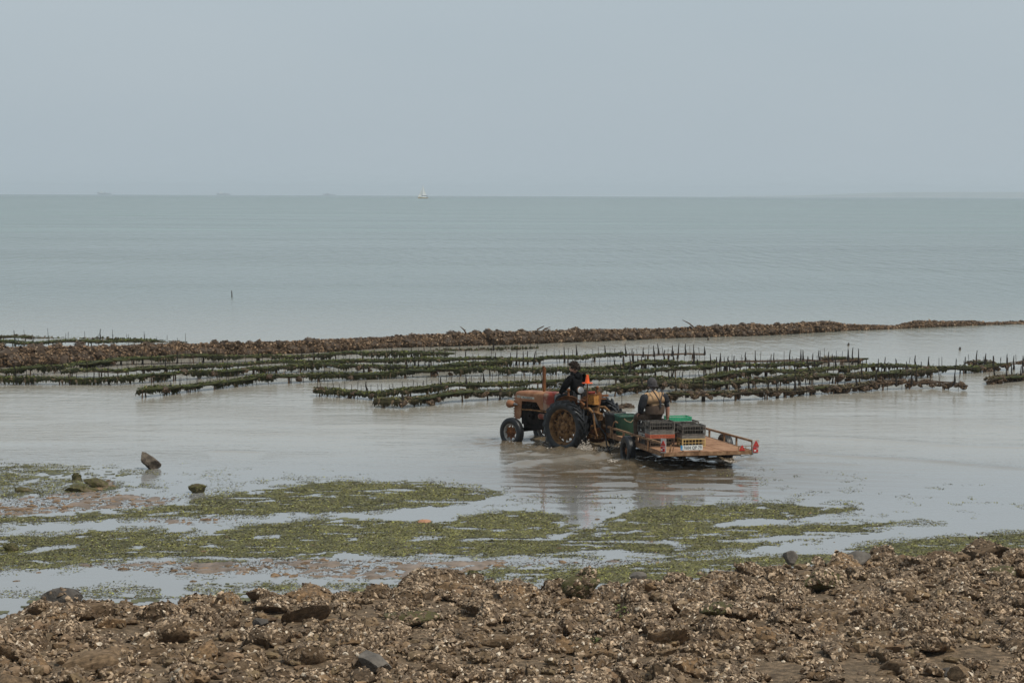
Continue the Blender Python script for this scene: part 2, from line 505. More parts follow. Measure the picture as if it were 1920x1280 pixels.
def tr(x, y, z=0.0): return TR_LOC + rotz(TR_ROT) @ Vector((x, y, z))
def tl(x, y, z=0.0): return TL_LOC + rotz(TL_ROT) @ Vector((x, y, z))


# ------------------------------------------------------------------ sea
def build_water():
    xs = np.concatenate([[-3500, -1800, -900, -450, -220, -110, -60, -34, -22], np.arange(-15, 15.01, 0.1), [22, 34, 60, 110, 220, 450, 900, 1800, 3500]])
    ys = np.concatenate([[22, 26, 30, 33], np.arange(35, 62, 0.085), np.geomspace(62.2, 10500, 110)])
    X, Y = np.meshgrid(xs, ys)
    Z = curve_z(X, Y)
    silt_reflection = np.zeros_like(X)
    # stirred water round every wheel
    for (wx, wy), rad, amp in ((tr(1.9, .6).xy, 1.0, .045), (tr(1.9, -.6).xy, .8, .04), (tr(0, .65).xy, 1.2, .055), (tr(-.3, -.65).xy, 1.2, .055),
                               (tr(-.9, 0).xy, 1.2, .05), (tl(2.4, 1.16).xy, .9, .045), (tl(2.0, -1.1).xy, .9, .04), (tl(1.2, .3).xy, 1.2, .03)):
        d2 = ((X - wx) ** 2 + ((Y - wy) * 0.8) ** 2) / rad ** 2
        e = np.exp(-d2)
        n = fbm(X * 2.6 + wx, Y * 2.2, 3, 4) - 0.5 + 0.8 * (np.abs(fbm(X * 4.2, Y * 3.4 + wy, 9, 3) - 0.5))
        Z += amp * 3.6 * e * n
        Z += .03 * np.exp(-d2 * .45) * (fbm(X * 3.2, Y * 2.6 + wx, 14, 3) - .5) + .055 * np.exp(-d2 * .5) * (fbm(X * 5.5, Y * 4.2 + wx, 15, 2) - .5)
        silt_reflection = np.maximum(silt_reflection, np.exp(-d2 * 0.35))
    # wake ridges
    def ridge(pix, amp, wid, s=0.0):
        nonlocal Z, silt_reflection
        P = [at(*q) for q in pix]
        best = np.full(X.shape, 1e9); 
        along = np.zeros_like(X)
        acc = 0
        for a, b in zip(P, P[1:]):
            dx, dy = b.x - a.x, b.y - a.y
            L2 = dx * dx + dy * dy
            t = np.clip(((X - a.x) * dx + (Y - a.y) * dy) / L2, 0, 1)
            d = np.hypot(X - a.x - t * dx, Y - a.y - t * dy)
            u = d < best
            best = np.where(u, d, best); along = np.where(u, acc + t * math.sqrt(L2), along)
            acc += math.sqrt(L2)
        fade = smooth(along / (0.2 * acc)) * smooth((acc - along) / (0.2 * acc))
        wob = 0.55 + 0.9 * fbm(along * 1.1, best * 0.5 + 3, 21, 3)
        g = np.exp(-(best / wid) ** 2)
        Z += amp * .62 * fade * wob * g * (0.75 + 0.5 * fbm(X * 3.0, Y * 3.0, 33, 2))
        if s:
            silt_reflection = np.maximum(silt_reflection, s * fade * np.exp(-(best / (wid * 1.3)) ** 2) * .7)
    ridge([(932, 876), (1000, 867), (1080, 860), (1150, 855), (1200, 862)], .11, .22, .25)
    ridge([(1020, 888), (1100, 882), (1180, 870), (1250, 866), (1330, 872)], .06, .2, .7)
    ridge([(940, 852), (990, 850), (1060, 856), (1120, 852)], .06, .2, .9)
    ridge([(1080, 908), (1180, 905), (1290, 910), (1420, 908)], .05, .25)
    ridge([(1090, 926), (1180, 921), (1270, 924), (1360, 919)], .04, .2)
    ridge([(1425, 849), (1560, 853), (1720, 862), (1850, 873), (1990, 884)], .055, .3, .5)
    ridge([(1440, 866), (1560, 868), (1640, 872)], .035, .25, .3)
    ridge([(1440, 818), (1600, 822), (1800, 835), (1990, 838)], .035, .4, .2)
    ridge([(1420, 790), (1560, 783), (1760, 795), (1990, 800)], .03, .4, .15)
    ridge([(380, 846), (440, 845), (500, 848)], .03, .2, .3)
    ridge([(560, 800), (700, 795), (900, 800)], .025, .4)
    # small cross ripples in the disturbed patch
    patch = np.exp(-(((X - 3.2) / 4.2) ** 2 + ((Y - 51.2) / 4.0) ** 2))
    Z += patch * 0.032 * (fbm(X * 1.3 + Y * 0.5, Y * 3.2, 5, 3) - 0.5)
    Z += patch * 0.013 * np.sin((Y + 0.12 * X + 0.5 * fbm(X * .5, Y * .5, 8, 2)) * 7.5) * fbm(X * .7, Y * .9, 17, 2)
    silt_reflection = np.maximum(silt_reflection, np.clip(patch * (.85 + .6 * fbm(X * .6, Y * 1.2, 31, 3)), 0, 1))  # patch spread wider to darken the water where tractor and trailer reflect
    nx, ny = len(xs), len(ys)
    idx = np.arange(nx * ny).reshape(ny, nx)
    f = np.stack([idx[:-1, :-1], idx[:-1, 1:], idx[1:, 1:], idx[1:, :-1]], -1).reshape(-1, 4)
    me = np_mesh('sea', np.stack([X, Y, Z], -1).reshape(-1, 3), f, [M_water], smooth_=True)
    a = me.attributes.new('silt_reflection', 'FLOAT', 'POINT')
    a.data.foreach_set('value', silt_reflection.ravel().astype(np.float32))
    return link('sea', me, label='grey green tidal sea, calm near the shore', kind='structure')


build_water()

# ------------------------------------------------------------------ shore: bank and mudflat
EDGE_PIX = [(-200, 1165), (0, 1152), (60, 1135), (110, 1124), (200, 1122), (300, 1126), (420, 1112), (520, 1110), (640, 1106), (760, 1092), (880, 1092), (1000, 1086), (1100, 1090),
            (1200, 1080), (1320, 1070), (1440, 1054), (1560, 1042), (1680, 1037), (1800, 1034), (1920, 1026), (2120, 1012)]
EP = [at(x, y, 0.05) for x, y in EDGE_PIX]
EX = np.array([p.x for p in EP]); EY = np.array([p.y for p in EP])


def edge_y(x):
    return np.interp(x, EX, EY) + 0.5 * (fbm(x * 0.9, x * 0 + 2.2, 4, 3) - 0.5)


SAND = [at(1840, 1238, .1), at(1760, 1262, .1), at(1590, 1262, .1), at(990, 1268, .1), at(1905, 1262, .1), at(1460, 1270, .1)]


def bank_z(x, y):
    d = edge_y(x) - y
    z = -0.12 + 0.20 * smooth((d + 0.3) / 1.6) + 0.10 * smooth((d - 1.5) / 5) + 0.14 * (fbm(x * 0.8, y * 0.8, 6, 4) - 0.5) * smooth(d / 1.0)
    return z


def sandy(x, y):
    s = np.zeros_like(x)
    for p in SAND:
        s = np.maximum(s, np.exp(-(((x - p.x) / 0.40) ** 2 + ((y - p.y) / 0.42) ** 2)))
    return s


def grid_mesh(name, xs, ys, zf, mats, **kw):
    X, Y = np.meshgrid(xs, ys)
    Z = zf(X, Y)
    nx, ny = len(xs), len(ys)
    idx = np.arange(nx * ny).reshape(ny, nx)
    f = np.stack([idx[:-1, :-1], idx[:-1, 1:], idx[1:, 1:], idx[1:, :-1]], -1).reshape(-1, 4)
    return np_mesh(name, np.stack([X, Y, Z], -1).reshape(-1, 3), f, mats, smooth_=True)


def shore_z(x, y):
    z = bank_z(x, y) + 0.05 * (fbm(x * 4, y * 4, 12, 3) - 0.5)
    return np.where(y < 26.5, z - 0.02 * (26.5 - y) * 0 , z)


sx = np.concatenate([[-40, -25, -16], np.arange(-11, 11.01, 0.09), [16, 25, 40]])
sy = np.concatenate([[-25, -5, 10, 18, 23], np.arange(26, 43.2, 0.09)])
shore = link('shore', grid_mesh('shore', sx, sy, shore_z, [M_grit]), label='stony brown shore crusted with oysters', kind='structure')

# algae, water channels and mud in the photograph's pixels
ALGAE = [  # polygon, density
    ([(-60, 872), (60, 868), (150, 872), (300, 880), (230, 890), (205, 905), (330, 912), (230, 926), (120, 930), (-60, 940)], 0.62),
    ([(-60, 966), (70, 966), (143, 960), (213, 955), (333, 943), (393, 930), (493, 918), (640, 902), (723, 908), (800, 906), (873, 912), (933, 920), (913, 938),
      (840, 953), (640, 961), (633, 963), (433, 970), (267, 973), (133, 983), (-60, 991)], 0.9),
    ([(-60, 1003), (100, 998), (200, 992), (357, 988), (340, 1006), (300, 1010), (345, 1012), (370, 1000), (467, 985), (633, 970), (773, 970), (790, 976), (823, 975),
      (907, 963), (957, 957), (1057, 962), (1083, 980), (1077, 997), (1113, 990), (1157, 973), (1143, 957), (1207, 950), (1280, 950), (1407, 946), (1497, 945),
      (1607, 953), (1547, 963), (1467, 975), (1410, 978), (1467, 982), (1563, 977), (1700, 977), (1810, 974), (1780, 982), (1640, 987), (1680, 998), (1607, 1007),
      (1573, 1013), (1480, 1018), (1397, 1032), (1280, 1041), (1073, 1042), (940, 1042), (790, 1047), (640, 1042), (460, 1047), (367, 1047), (280, 1040), (180, 1052), (100, 1060), (-60, 1068)], 0.97),
    ([(850, 1072), (940, 1060), (1100, 1056), (1280, 1047), (1437, 1041), (1533, 1030), (1607, 1023), (1730, 1012), (1813, 1002), (1920, 996), (2100, 985), (2100, 1080), (1900, 1080), (1500, 1090), (1150, 1100), (1000, 1095), (1000, 1082)], 0.95),
    ([(90, 1112), (200, 1098), (330, 1096), (500, 1090), (640, 1084), (800, 1092), (950, 1080), (1000, 1090), (1000, 1110), (0, 1180), (-40, 1160)], 0.55),
    ([(180, 1062), (300, 1050), (500, 1056), (700, 1052), (860, 1062), (860, 1082), (640, 1076), (400, 1084), (250, 1078)], 0.28),
    ([(380, 930), (480, 905), (640, 893), (830, 898), (960, 915), (940, 940), (820, 930), (620, 905), (480, 922)], 0.4),
    ([(1180, 958), (1290, 940), (1420, 935), (1560, 940), (1700, 955), (1600, 962), (1420, 950), (1280, 955)], 0.45),
    ([(-60, 1040), (300, 1040), (640, 1046), (640, 1062), (200, 1066), (-60, 1078)], 0.45),
    ([(-60, 1100), (100, 1108), (300, 1090), (700, 1084), (960, 1078), (1000, 1098), (600, 1112), (300, 1120), (-60, 1170)], 0.42),
    ([(1270, 885), (1450, 880), (1700, 895), (1980, 930), (1980, 970), (1600, 950), (1300, 945)], 0.16),
    ([(300, 872), (560, 880), (700, 900), (480, 915), (330, 930), (260, 900)], 0.12),
    ([(-60, 845), (60, 836), (140, 838), (160, 846), (60, 856), (-60, 858)], 0.35),
    ([(930, 910), (1200, 925), (1280, 945), (1000, 955), (900, 945)], 0.22),
]
CHANNEL = [
    [(30, 1040), (80, 1028), (157, 1018), (150, 1026), (60, 1038)],
    [(743, 1014), (800, 1008), (857, 1010), (800, 1016)],
    [(1127, 1012), (1250, 1012), (1290, 1024), (1220, 1019)],
    [(1023, 1006), (1060, 998), (1068, 1002), (1040, 1011)],
    [(936, 994), (960, 992), (965, 995), (945, 997)],
    [(1320, 992), (1420, 984), (1480, 974), (1420, 972), (1330, 984)],
    [(1340, 1010), (1500, 1004), (1600, 1008), (1480, 1013), (1360, 1014)],
    [(1500, 995), (1590, 995), (1640, 1001), (1540, 1002)],
]
MUD = [
    ([(-60, 948), (60, 930), (140, 925), (250, 928), (335, 934), (300, 946), (140, 956), (50, 964), (-60, 968)], 0.9),
    ([(120, 1060), (290, 1052), (460, 1050), (640, 1049), (900, 1052), (1010, 1056), (900, 1066), (860, 1086), (640, 1080), (420, 1082), (260, 1072)], 0.62),
    ([(120, 926), (200, 900), (215, 912), (190, 928)], 0.5),
    ([(460, 1046), (800, 1050), (1300, 1046), (1280, 1052), (900, 1060), (500, 1056)], 0.45),
    ([(330, 968), (460, 976), (360, 985), (250, 980)], 0.35),
]


def fields(x, y):
    px, py = project(x, y, 0.0)
    w = 0.5 + 0.5 * smooth((py - 860) / 200)
    qx = px + 70 * (fbm(x * 1.2, y * 0.8, 40, 3) - 0.5)
    qy = py + 16 * w * (fbm(x * 0.8, y * 0.7, 44, 4) - 0.5) + 6 * (fbm(x * 3.5, y * 2.5, 47, 2) - 0.5)
    a = np.zeros_like(x)
    for dx, dy in ((0, 0), (34, 3.2), (-34, -3.2), (-20, 4.5), (20, -4.5)):
        a1 = np.zeros_like(x)
        for p, d in ALGAE:
            a1 = np.maximum(a1, d * in_poly(qx + dx, qy + dy * (.4 + w), p))
        for p in CHANNEL:
            a1 = np.where(in_poly(qx + dx * .3, qy + dy * .3, p), 0.03, a1)
        a = a + a1 / 5
    # runnels of water through the mats
    st = fbm(x * 0.55 + 0.3 * y, y * 2.1, 86, 4); st2 = fbm(x * 2.4, y * 5.0, 88, 3)
    a = a * np.clip((st - .195) * 11, .15, 1) * np.clip((st2 - .24) * 9, .3, 1)
    m = np.zeros_like(x)
    for p, d in MUD:
        m = np.maximum(m, d * in_poly(qx, qy, p))
    return a, m


def flat_z(x, y):
    a, m = fields(x, y)
    n = fbm(x * 1.6, y * 0.9, 52, 4); n2 = fbm(x * 6, y * 4, 55, 3)
    z = np.where(y > 50, -0.122, -0.07) + 0.0 * x
    z = np.where(m > 0, -0.014 + 0.085 * (n - 0.5 + (m - 0.5) * 0.30) + 0.10 * (n2 - .47) + 0.03 * (fbm(x * 13, y * 8, 57, 2) - .5), z)
    z = np.where((a > .5), np.maximum(z, -0.012 + 0.018 * (n2 - .5)), z)
    return np.where(y > 49.5, -0.122, z)


link('mudflat', grid_mesh('mudflat', np.concatenate([[-40, -22], np.arange(-15, 15.01, .075), [22, 40]]), np.concatenate([np.arange(30, 51, .085), [54, 58, 64, 75, 90, 140]]), flat_z, [M_mud]),
     label='flat brown tidal mud below the shallow water', kind='structure')


def leaf_cloud(P, size, tint, flat=0.35, aspect=(1.0, 2.2), simple=False):
    """one bent two-quad blade per point"""
    n = len(P)
    ang = RNG.uniform(0, 2 * np.pi, n)
    L = size * RNG.uniform(0.6, 1.5, n); W = L / RNG.uniform(*aspect, n)
    t = np.stack([np.cos(ang), np.sin(ang), RNG.normal(0, flat, n)], -1)
    s = np.stack([-np.sin(ang), np.cos(ang), RNG.normal(0, flat, n)], -1)
    k = np.stack([np.zeros(n), np.zeros(n), RNG.uniform(.1, .45, n) * L], -1)
    a = P - s * W[:, None] / 2; b = P + s * W[:, None] / 2
    m1 = P + t * L[:, None] * .5 - s * W[:, None] * .6 + k; m2 = P + t * L[:, None] * .5 + s * W[:, None] * .6 + k
    e1 = P + t * L[:, None] - s * W[:, None] * .25; e2 = P + t * L[:, None] + s * W[:, None] * .25
    k = k * (.35 if simple else 1)
    if simple:
        V = np.stack([a, b, e2 + k * .5, e1 + k * .5], 1).reshape(-1, 3)
        return V, np.arange(n)[:, None] * 4 + np.array([[0, 1, 2, 3]]), np.repeat(tint, 4, 0)
    V = np.stack([a, b, m1, m2, e1, e2], 1).reshape(-1, 3)
    o = np.arange(n)[:, None] * 6
    F = np.concatenate([o + np.array([0, 1, 3, 2]), o + np.array([2, 3, 5, 4])])
    T = np.repeat(tint, 6, 0)
    return V, F, T


def build_algae():
    xs = np.arange(-13, 13, 0.075); ys = np.arange(33, 53.5, 0.10)
    X, Y = np.meshgrid(xs, ys)
    X = X + RNG.uniform(-.02, .02, X.shape); Y = Y + RNG.uniform(-.03, .03, Y.shape)
    a, m = fields(X, Y)
    ok_bank = (Y > edge_y(X) - 0.4)
    Z = 0.001 + 0.004 * fbm(X * 5, Y * 4, 61, 3) + 0.006 * fbm(X * 1.1, Y * .8, 62, 2)
    thr = .62 * fbm(X * 2.6, Y * 1.6, 64, 3) + .38 * fbm(X * 9, Y * 6, 65, 2)
    core = (a > 0.42) & ok_bank & (thr < a * 0.80)
    idx = np.arange(X.size).reshape(X.shape)
    cell = core[:-1, :-1] & core[1:, 1:]
    f1 = np.stack([idx[:-1, :-1], idx[:-1, 1:], idx[1:, 1:], idx[1:, :-1]], -1)[cell]
    V1 = np.stack([X, Y, Z], -1).reshape(-1, 3)
    hue = fbm(X * .7, Y * .5, 66, 3).ravel()[:, None]
    T1 = np.array([[0.088, 0.086, 0.036]]) * (1 - hue) + np.array([[0.165, 0.155, 0.052]]) * hue
    T1 = T1 * RNG.uniform(0.7, 1.2, (len(T1), 1)) * (.55 + .8 * fbm(X * 6, Y * 4, 69, 2).ravel()[:, None])
    # blades
    n = 1900000
    lx = RNG.uniform(-12.5, 12.5, n); ly = RNG.uniform(35, 53.5, n)
    fr = np.abs(lx) < .235 * ly + .6
    lx = lx[fr]; ly = ly[fr]; n = len(lx)
    la, lm = fields(lx, ly)
    keep = (RNG.random(n) < np.maximum(np.maximum(la ** 1.5, la * .55), lm * .16) * .62) & (ly > edge_y(lx) - .3)
    # clumping of the thin patches
    keep &= (la > .7) | (lm > .3) | (fbm(lx * 2.2, ly * 1.4, 70, 3) < .37 + la * .42)
    lx = lx[keep]; ly = ly[keep]; la = la[keep]; lm = lm[keep]
    n = len(lx)
    lz = 0.002 + np.where(la > .5, 0.004 * fbm(lx * 5, ly * 4, 61, 3) + 0.006 * fbm(lx * 1.1, ly * .8, 62, 2), 0)
    h = RNG.random(n)[:, None]
    hu = fbm(lx * .7, ly * .5, 66, 3)[:, None]
    tint = np.array([[0.078, 0.077, 0.034]]) * (1 - h) + np.array([[0.235, 0.216, 0.060]]) * h
    tint = tint * (0.75 + .5 * hu) * RNG.uniform(.5, 1.4, (n, 1))
    tint = np.where(RNG.random((n, 1)) < .055, np.array([[0.33, 0.34, 0.09]]), tint)
    tint = np.where(RNG.random((n, 1)) < .17, np.array([[0.095, 0.072, 0.044]]), tint)
    tint = np.where((lm[:, None] > .3) & (la[:, None] < .5), np.array([[.10, .075, .05]]) * RNG.uniform(.5, 1.5, (n, 1)), tint)
    tint = np.where(RNG.random((n, 1)) < .012, np.array([[0.42, 0.38, 0.31]]), tint)
    V2, F2, T2 = leaf_cloud(np.stack([lx, ly, lz], -1), 0.029, tint, flat=.16, simple=True)
    me = np_mesh('seaweed_mat', np.concatenate([V1, V2]), np.concatenate([f1, F2 + len(V1)]), [M_algae], tint=np.concatenate([T1, T2]))
    bm = bmesh.new(); bm.from_mesh(me)
    loose = [v for v in bm.verts if not v.link_faces]
    bmesh.ops.delete(bm, geom=loose, context='VERTS')
    bm.to_mesh(me); bm.free()
    link('seaweed', me, label='olive green seaweed spread over the wet flats', kind='stuff')


build_algae()


# ------------------------------------------------------------------ stones of the shore
def rock_shape(seed, sub=3, cuts=11, rough=0.06, flat=(0.62, 0.95)):
    rg = np.random.default_rng(seed)
    bm = bmesh.new()
    bmesh.ops.create_icosphere(bm, subdivisions=sub, radius=1)
    v = np.array([q.co[:] for q in bm.verts]); f = np.array([[x.index for x in q.verts] for q in bm.faces])
    bm.free()
    v *= np.array([1.25, 1.0, 0.95])
    for _ in range(cuts):
        n = rg.normal(size=3); n /= np.linalg.norm(n)
        d = rg.uniform(*flat)
        t = np.maximum(v @ n - d, 0)
        v = v - t[:, None] * n * 0.94
    k = 2.1
    nz_ = (fbm(v[:, 0] * k + v[:, 2] * 1.3 + seed, v[:, 1] * k - v[:, 2] * 1.7, seed, 4) - .5) + .5 * (fbm(v[:, 0] * 6 - v[:, 2] * 5, v[:, 1] * 6 + v[:, 2] * 4, seed + 3, 3) - .5)
    v = v * (1 + rough * 2.4 * nz_[:, None])
    return v, f


BIG = [rock_shape(100 + i, 3, 8 + i % 7, 0.11 + .025 * (i % 3), (.5, .92)) for i in range(14)]
BIG_ME = [np_mesh('stone', v, f, [M_rock], smooth_=False) for v, f in BIG]
for me in BIG_ME:
    me.polygons.foreach_set('use_smooth', [True] * len(me.polygons))
    me.set_sharp_from_angle(angle=R_(32))
SMALL = [rock_shape(300 + i, 1, 6, 0.06) for i in range(10)]

bx = RNG.uniform(-9.6, 9.6, 9000); by = RNG.uniform(26.8, 42, 9000)
inb = (by < edge_y(bx) - .05) & (np.abs(bx) < 0.228 * by + 1.2)
bx, by = bx[inb], by[inb]
stones = []
cells = {}


def try_stone(x, y, r, k):
    for i in range(-3, 4):
        for j in range(-3, 4):
            for (ax, ay, ar) in cells.get((int(math.floor(x / .35)) + i, int(math.floor(y / .35)) + j), ()):
                if (x - ax) ** 2 + (y - ay) ** 2 < (k * (r + ar)) ** 2:
                    return False
    cells.setdefault((int(math.floor(x / .35)), int(math.floor(y / .35))), []).append((x, y, r))
    return True


SHELL_SRC = []      # triangles that oysters can grow on: (verts, faces, weight)
sand_v = sandy(bx, by)
q = 0
for i in range(len(bx)):
    if q >= 290:
        break
    x, y = float(bx[i]), float(by[i])
    frac = q / 290
    r = (0.38 if frac < .06 else 0.29 if frac < .3 else 0.23 if frac < .65 else 0.18) * random.uniform(.85, 1.2)
    if sand_v[i] > .35:
        continue
    if not try_stone(x, y, r, .72):
        continue
    q += 1
    vi = random.randrange(len(BIG))
    o = link('stone', BIG_ME[vi], shore)
    M3 = Matrix.Rotation(random.uniform(0, 6.28), 3, 'Z') @ Matrix.Rotation(random.gauss(0, .28), 3, 'X') @ Matrix.Rotation(random.gauss(0, .28), 3, 'Y')
    S = Vector((r * random.uniform(1.0, 1.6), r * random.uniform(.7, 1.05), r * random.uniform(.40, .72)))
    z = float(bank_z(np.array([x]), np.array([y]))[0]) + S.z * random.uniform(.12, .46)
    MW = Matrix.Translation((x, y, z)) @ M3.to_4x4() @ Matrix.Diagonal((*S, 1))
    o.matrix_local = MW
    mw = np.array(MW)
    v, f = BIG[vi]
    SHELL_SRC.append((v @ mw[:3, :3].T + mw[:3, 3], f, 0.16 if random.random() < .14 else random.uniform(.6, 1.4)))

# smaller stones and rubble, one mass
SV, SF, ST = [], [], []
off = 0
n_small = 0
for i in range(len(bx) - 1, -1, -1):
    if n_small >= 1700:
        break
    x, y = float(bx[i]), float(by[i])
    if sand_v[i] > .45 and random.random() < .85:
        continue
    n_small += 1
    r = random.choice((.05, .06, .08, .10, .13)) * random.uniform(.8, 1.25)
    v, f = SMALL[random.randrange(10)]
    M3 = np.array(Matrix.Rotation(random.uniform(0, 6.28), 3, 'Z') @ Matrix.Rotation(random.gauss(0, .4), 3, 'X'))
    w = (v * np.array([r * 1.2, r, r * .62])) @ M3.T + np.array([x, y, float(bank_z(np.array([x]), np.array([y]))[0]) + r * random.uniform(.1, .5)])
    SV.append(w); SF.append(f + off); off += len(v)
    g = random.uniform(.65, 1.2)
    ST.append(np.tile([g * random.uniform(.96, 1.06), g, g * random.uniform(.9, 1.0)], (len(v), 1)))
    SHELL_SRC.append((w, f, random.uniform(.15, .8)))
me = np_mesh('rubble', np.concatenate(SV), np.concatenate(SF), [M_rock_small], tint=np.concatenate(ST))
me.polygons.foreach_set('use_smooth', [True] * len(me.polygons)); me.set_sharp_from_angle(angle=R_(35))
link('rubble', me, shore, kind='stuff')

# small stones lying in the muddy shallows
SV, SF, ST = [], [], []; off = 0
qx_ = RNG.uniform(-10.5, 6, 9000); qy_ = RNG.uniform(35.5, 50, 9000)
_, qm = fields(qx_, qy_)
for x, y, m_ in zip(qx_.tolist(), qy_.tolist(), qm.tolist()):
    if random.random() > m_ * .8 + (0.012 if y < 44 else 0.002):
        continue
    r = random.choice((.015, .018, .02, .02, .025, .03, .03, .04, .06)) * random.uniform(.8, 1.2)
    v, f = SMALL[random.randrange(10)]
    M3 = np.array(Matrix.Rotation(random.uniform(0, 6.28), 3, 'Z'))
    SV.append((v * np.array([r * random.uniform(1.2, 2.2), r, r * .6])) @ M3.T + np.array([x, y, 0.0])); SF.append(f + off); off += len(v)
    g = random.uniform(.6, 1.2)
    ST.append(np.tile([g * 1.05, g, g * .95], (len(v), 1)))
link('mud_pebbles', np_mesh('mud_pebbles', np.concatenate(SV), np.concatenate(SF), [M_rock_small], tint=np.concatenate(ST)),
     label='small brown stones scattered in the muddy pools', kind='stuff')


def shells_on(src, n, size, seed, lo_n=-0.15):
    """oyster shells seated on the triangles of src; returns arrays"""
    rg = np.random.default_rng(seed)
    A = []; 
    for v, f, w in src:
        p = v[f]; e = np.cross(p[:, 1] - p[:, 0], p[:, 2] - p[:, 0])
        ar = np.linalg.norm(e, axis=1); nn = e / np.maximum(ar, 1e-9)[:, None]
        A.append((p, nn, ar * w * (nn[:, 2] > lo_n)))
    P = np.concatenate([a[0] for a in A]); NN = np.concatenate([a[1] for a in A]); W = np.concatenate([a[2] for a in A])
    # patches with and without oysters
    c = P.mean(1)
    W = W * np.clip((fbm(c[:, 0] * 2.3, c[:, 1] * 2.3 + c[:, 2] * 3, 81, 3) - .33) * 4.5, 0.16, 1.3)
    pick = rg.choice(len(P), n, p=W / W.sum())
    r1 = np.sqrt(rg.random(n)); r2 = rg.random(n)
    p = P[pick]
    pos = p[:, 0] * (1 - r1)[:, None] + p[:, 1] * (r1 * (1 - r2))[:, None] + p[:, 2] * (r1 * r2)[:, None]
    nrm = NN[pick] + rg.normal(0, .42, (n, 3)); nrm /= np.linalg.norm(nrm, axis=1)[:, None]
    return shell_mesh(pos, nrm, size, rg)


def shell_mesh(pos, nrm, size, rg):
    n = len(pos)
    t = rg.normal(size=(n, 3)); t -= nrm * (t * nrm).sum(1)[:, None]; t /= np.linalg.norm(t, axis=1)[:, None]
    b = np.cross(nrm, t)
    L = size * np.clip(rg.lognormal(0, .34, n), .45, 2.2); Wd = L * rg.uniform(.45, .8, n); Hh = L * rg.uniform(.2, .6, n)
    k = 6
    ang = np.linspace(0, 2 * np.pi, k, endpoint=False)[None, :] + rg.normal(0, .14, (n, k))
    rad = 1 + rg.normal(0, .14, (n, k))
    egg = 1 + .25 * np.cos(ang)
    rim = pos[:, None] + t[:, None] * (np.cos(ang) * rad * L[:, None] * .5)[..., None] + b[:, None] * (np.sin(ang) * rad * egg * Wd[:, None] * .5)[..., None] + nrm[:, None] * (rg.uniform(-.05, .25, (n, k)) * Hh[:, None])[..., None]
    top = pos + nrm * (Hh * .8)[:, None] + t * (L * rg.uniform(-.15, .15, n))[:, None]
    V = np.concatenate([rim, top[:, None]], 1).reshape(-1, 3)
    o = np.arange(n)[:, None] * (k + 1)
    F = []
    for i in range(k):
        F.append(o + np.array([i, (i + 1) % k, k]))
    F = np.concatenate(F)
    u = rg.random(n)[:, None]
    base = np.array([[0.124, 0.083, 0.049]]) * (1 - u) + np.array([[0.56, 0.430, 0.305]]) * u ** 2.3
    pale = rg.random((n, 1)) < .04
    base = np.where(pale, np.array([[0.66, 0.58, 0.48]]), base)
    Tn = np.repeat(base[:, None], k + 1, 1)
    # the growing edge of each shell is paler than its weathered middle
    Tn[:, :k] *= rg.uniform(.75, 1.45, (n, k))[..., None]
    Tn[:, k] *= .9
    return V, F, Tn.reshape(-1, 3)


# bank ground as a growing surface too
gx = np.arange(-9.5, 9.5, .16); gy = np.arange(27, 41.5, .16)
GX, GY = np.meshgrid(gx, gy)
GZ = shore_z(GX, GY)
gi = np.arange(GX.size).reshape(GX.shape)
gf = np.stack([gi[:-1, :-1], gi[:-1, 1:], gi[1:, 1:]], -1).reshape(-1, 3)
gc = np.stack([GX, GY, GZ], -1).reshape(-1, 3)
cen = gc[gf].mean(1)
gok = (cen[:, 1] < edge_y(cen[:, 0])) & (np.abs(cen[:, 0]) < .228 * cen[:, 1] + 1.2) & (sandy(cen[:, 0], cen[:, 1]) < .4)
SHELL_SRC.append((gc, gf[gok], .32))
# right-hand side carries more oysters than the left
SRC2 = [(v, f, w * (0.62 + 0.6 * float(smooth((v[0, 0] + 5.5) / 7)))) for v, f, w in SHELL_SRC]
V, F, T = shells_on(SRC2, 140000, 0.057, 5)
link('oysters', np_mesh('oysters', V, F, [M_shell], tint=T), shore, kind='stuff')

# tufts of bright green weed between the stones
for (px, py, s) in ((1180, 1150, .22), (583, 1228, .14), (1118, 1212, .12)):
    p = at(px, py, .2)
    n = 90
    P = np.stack([RNG.normal(p.x, s * .5, n), RNG.normal(p.y, s * .4, n), RNG.uniform(.18, .32, n)], -1)
    tn = np.array([[.085, .098, .03]]) * RNG.uniform(.7, 1.6, (n, 1))
    V, F, T = leaf_cloud(P, .035, tn, .4)
    link('weed_tuft', np_mesh('weed_tuft', V, F, [M_algae], tint=T), shore, kind='stuff')


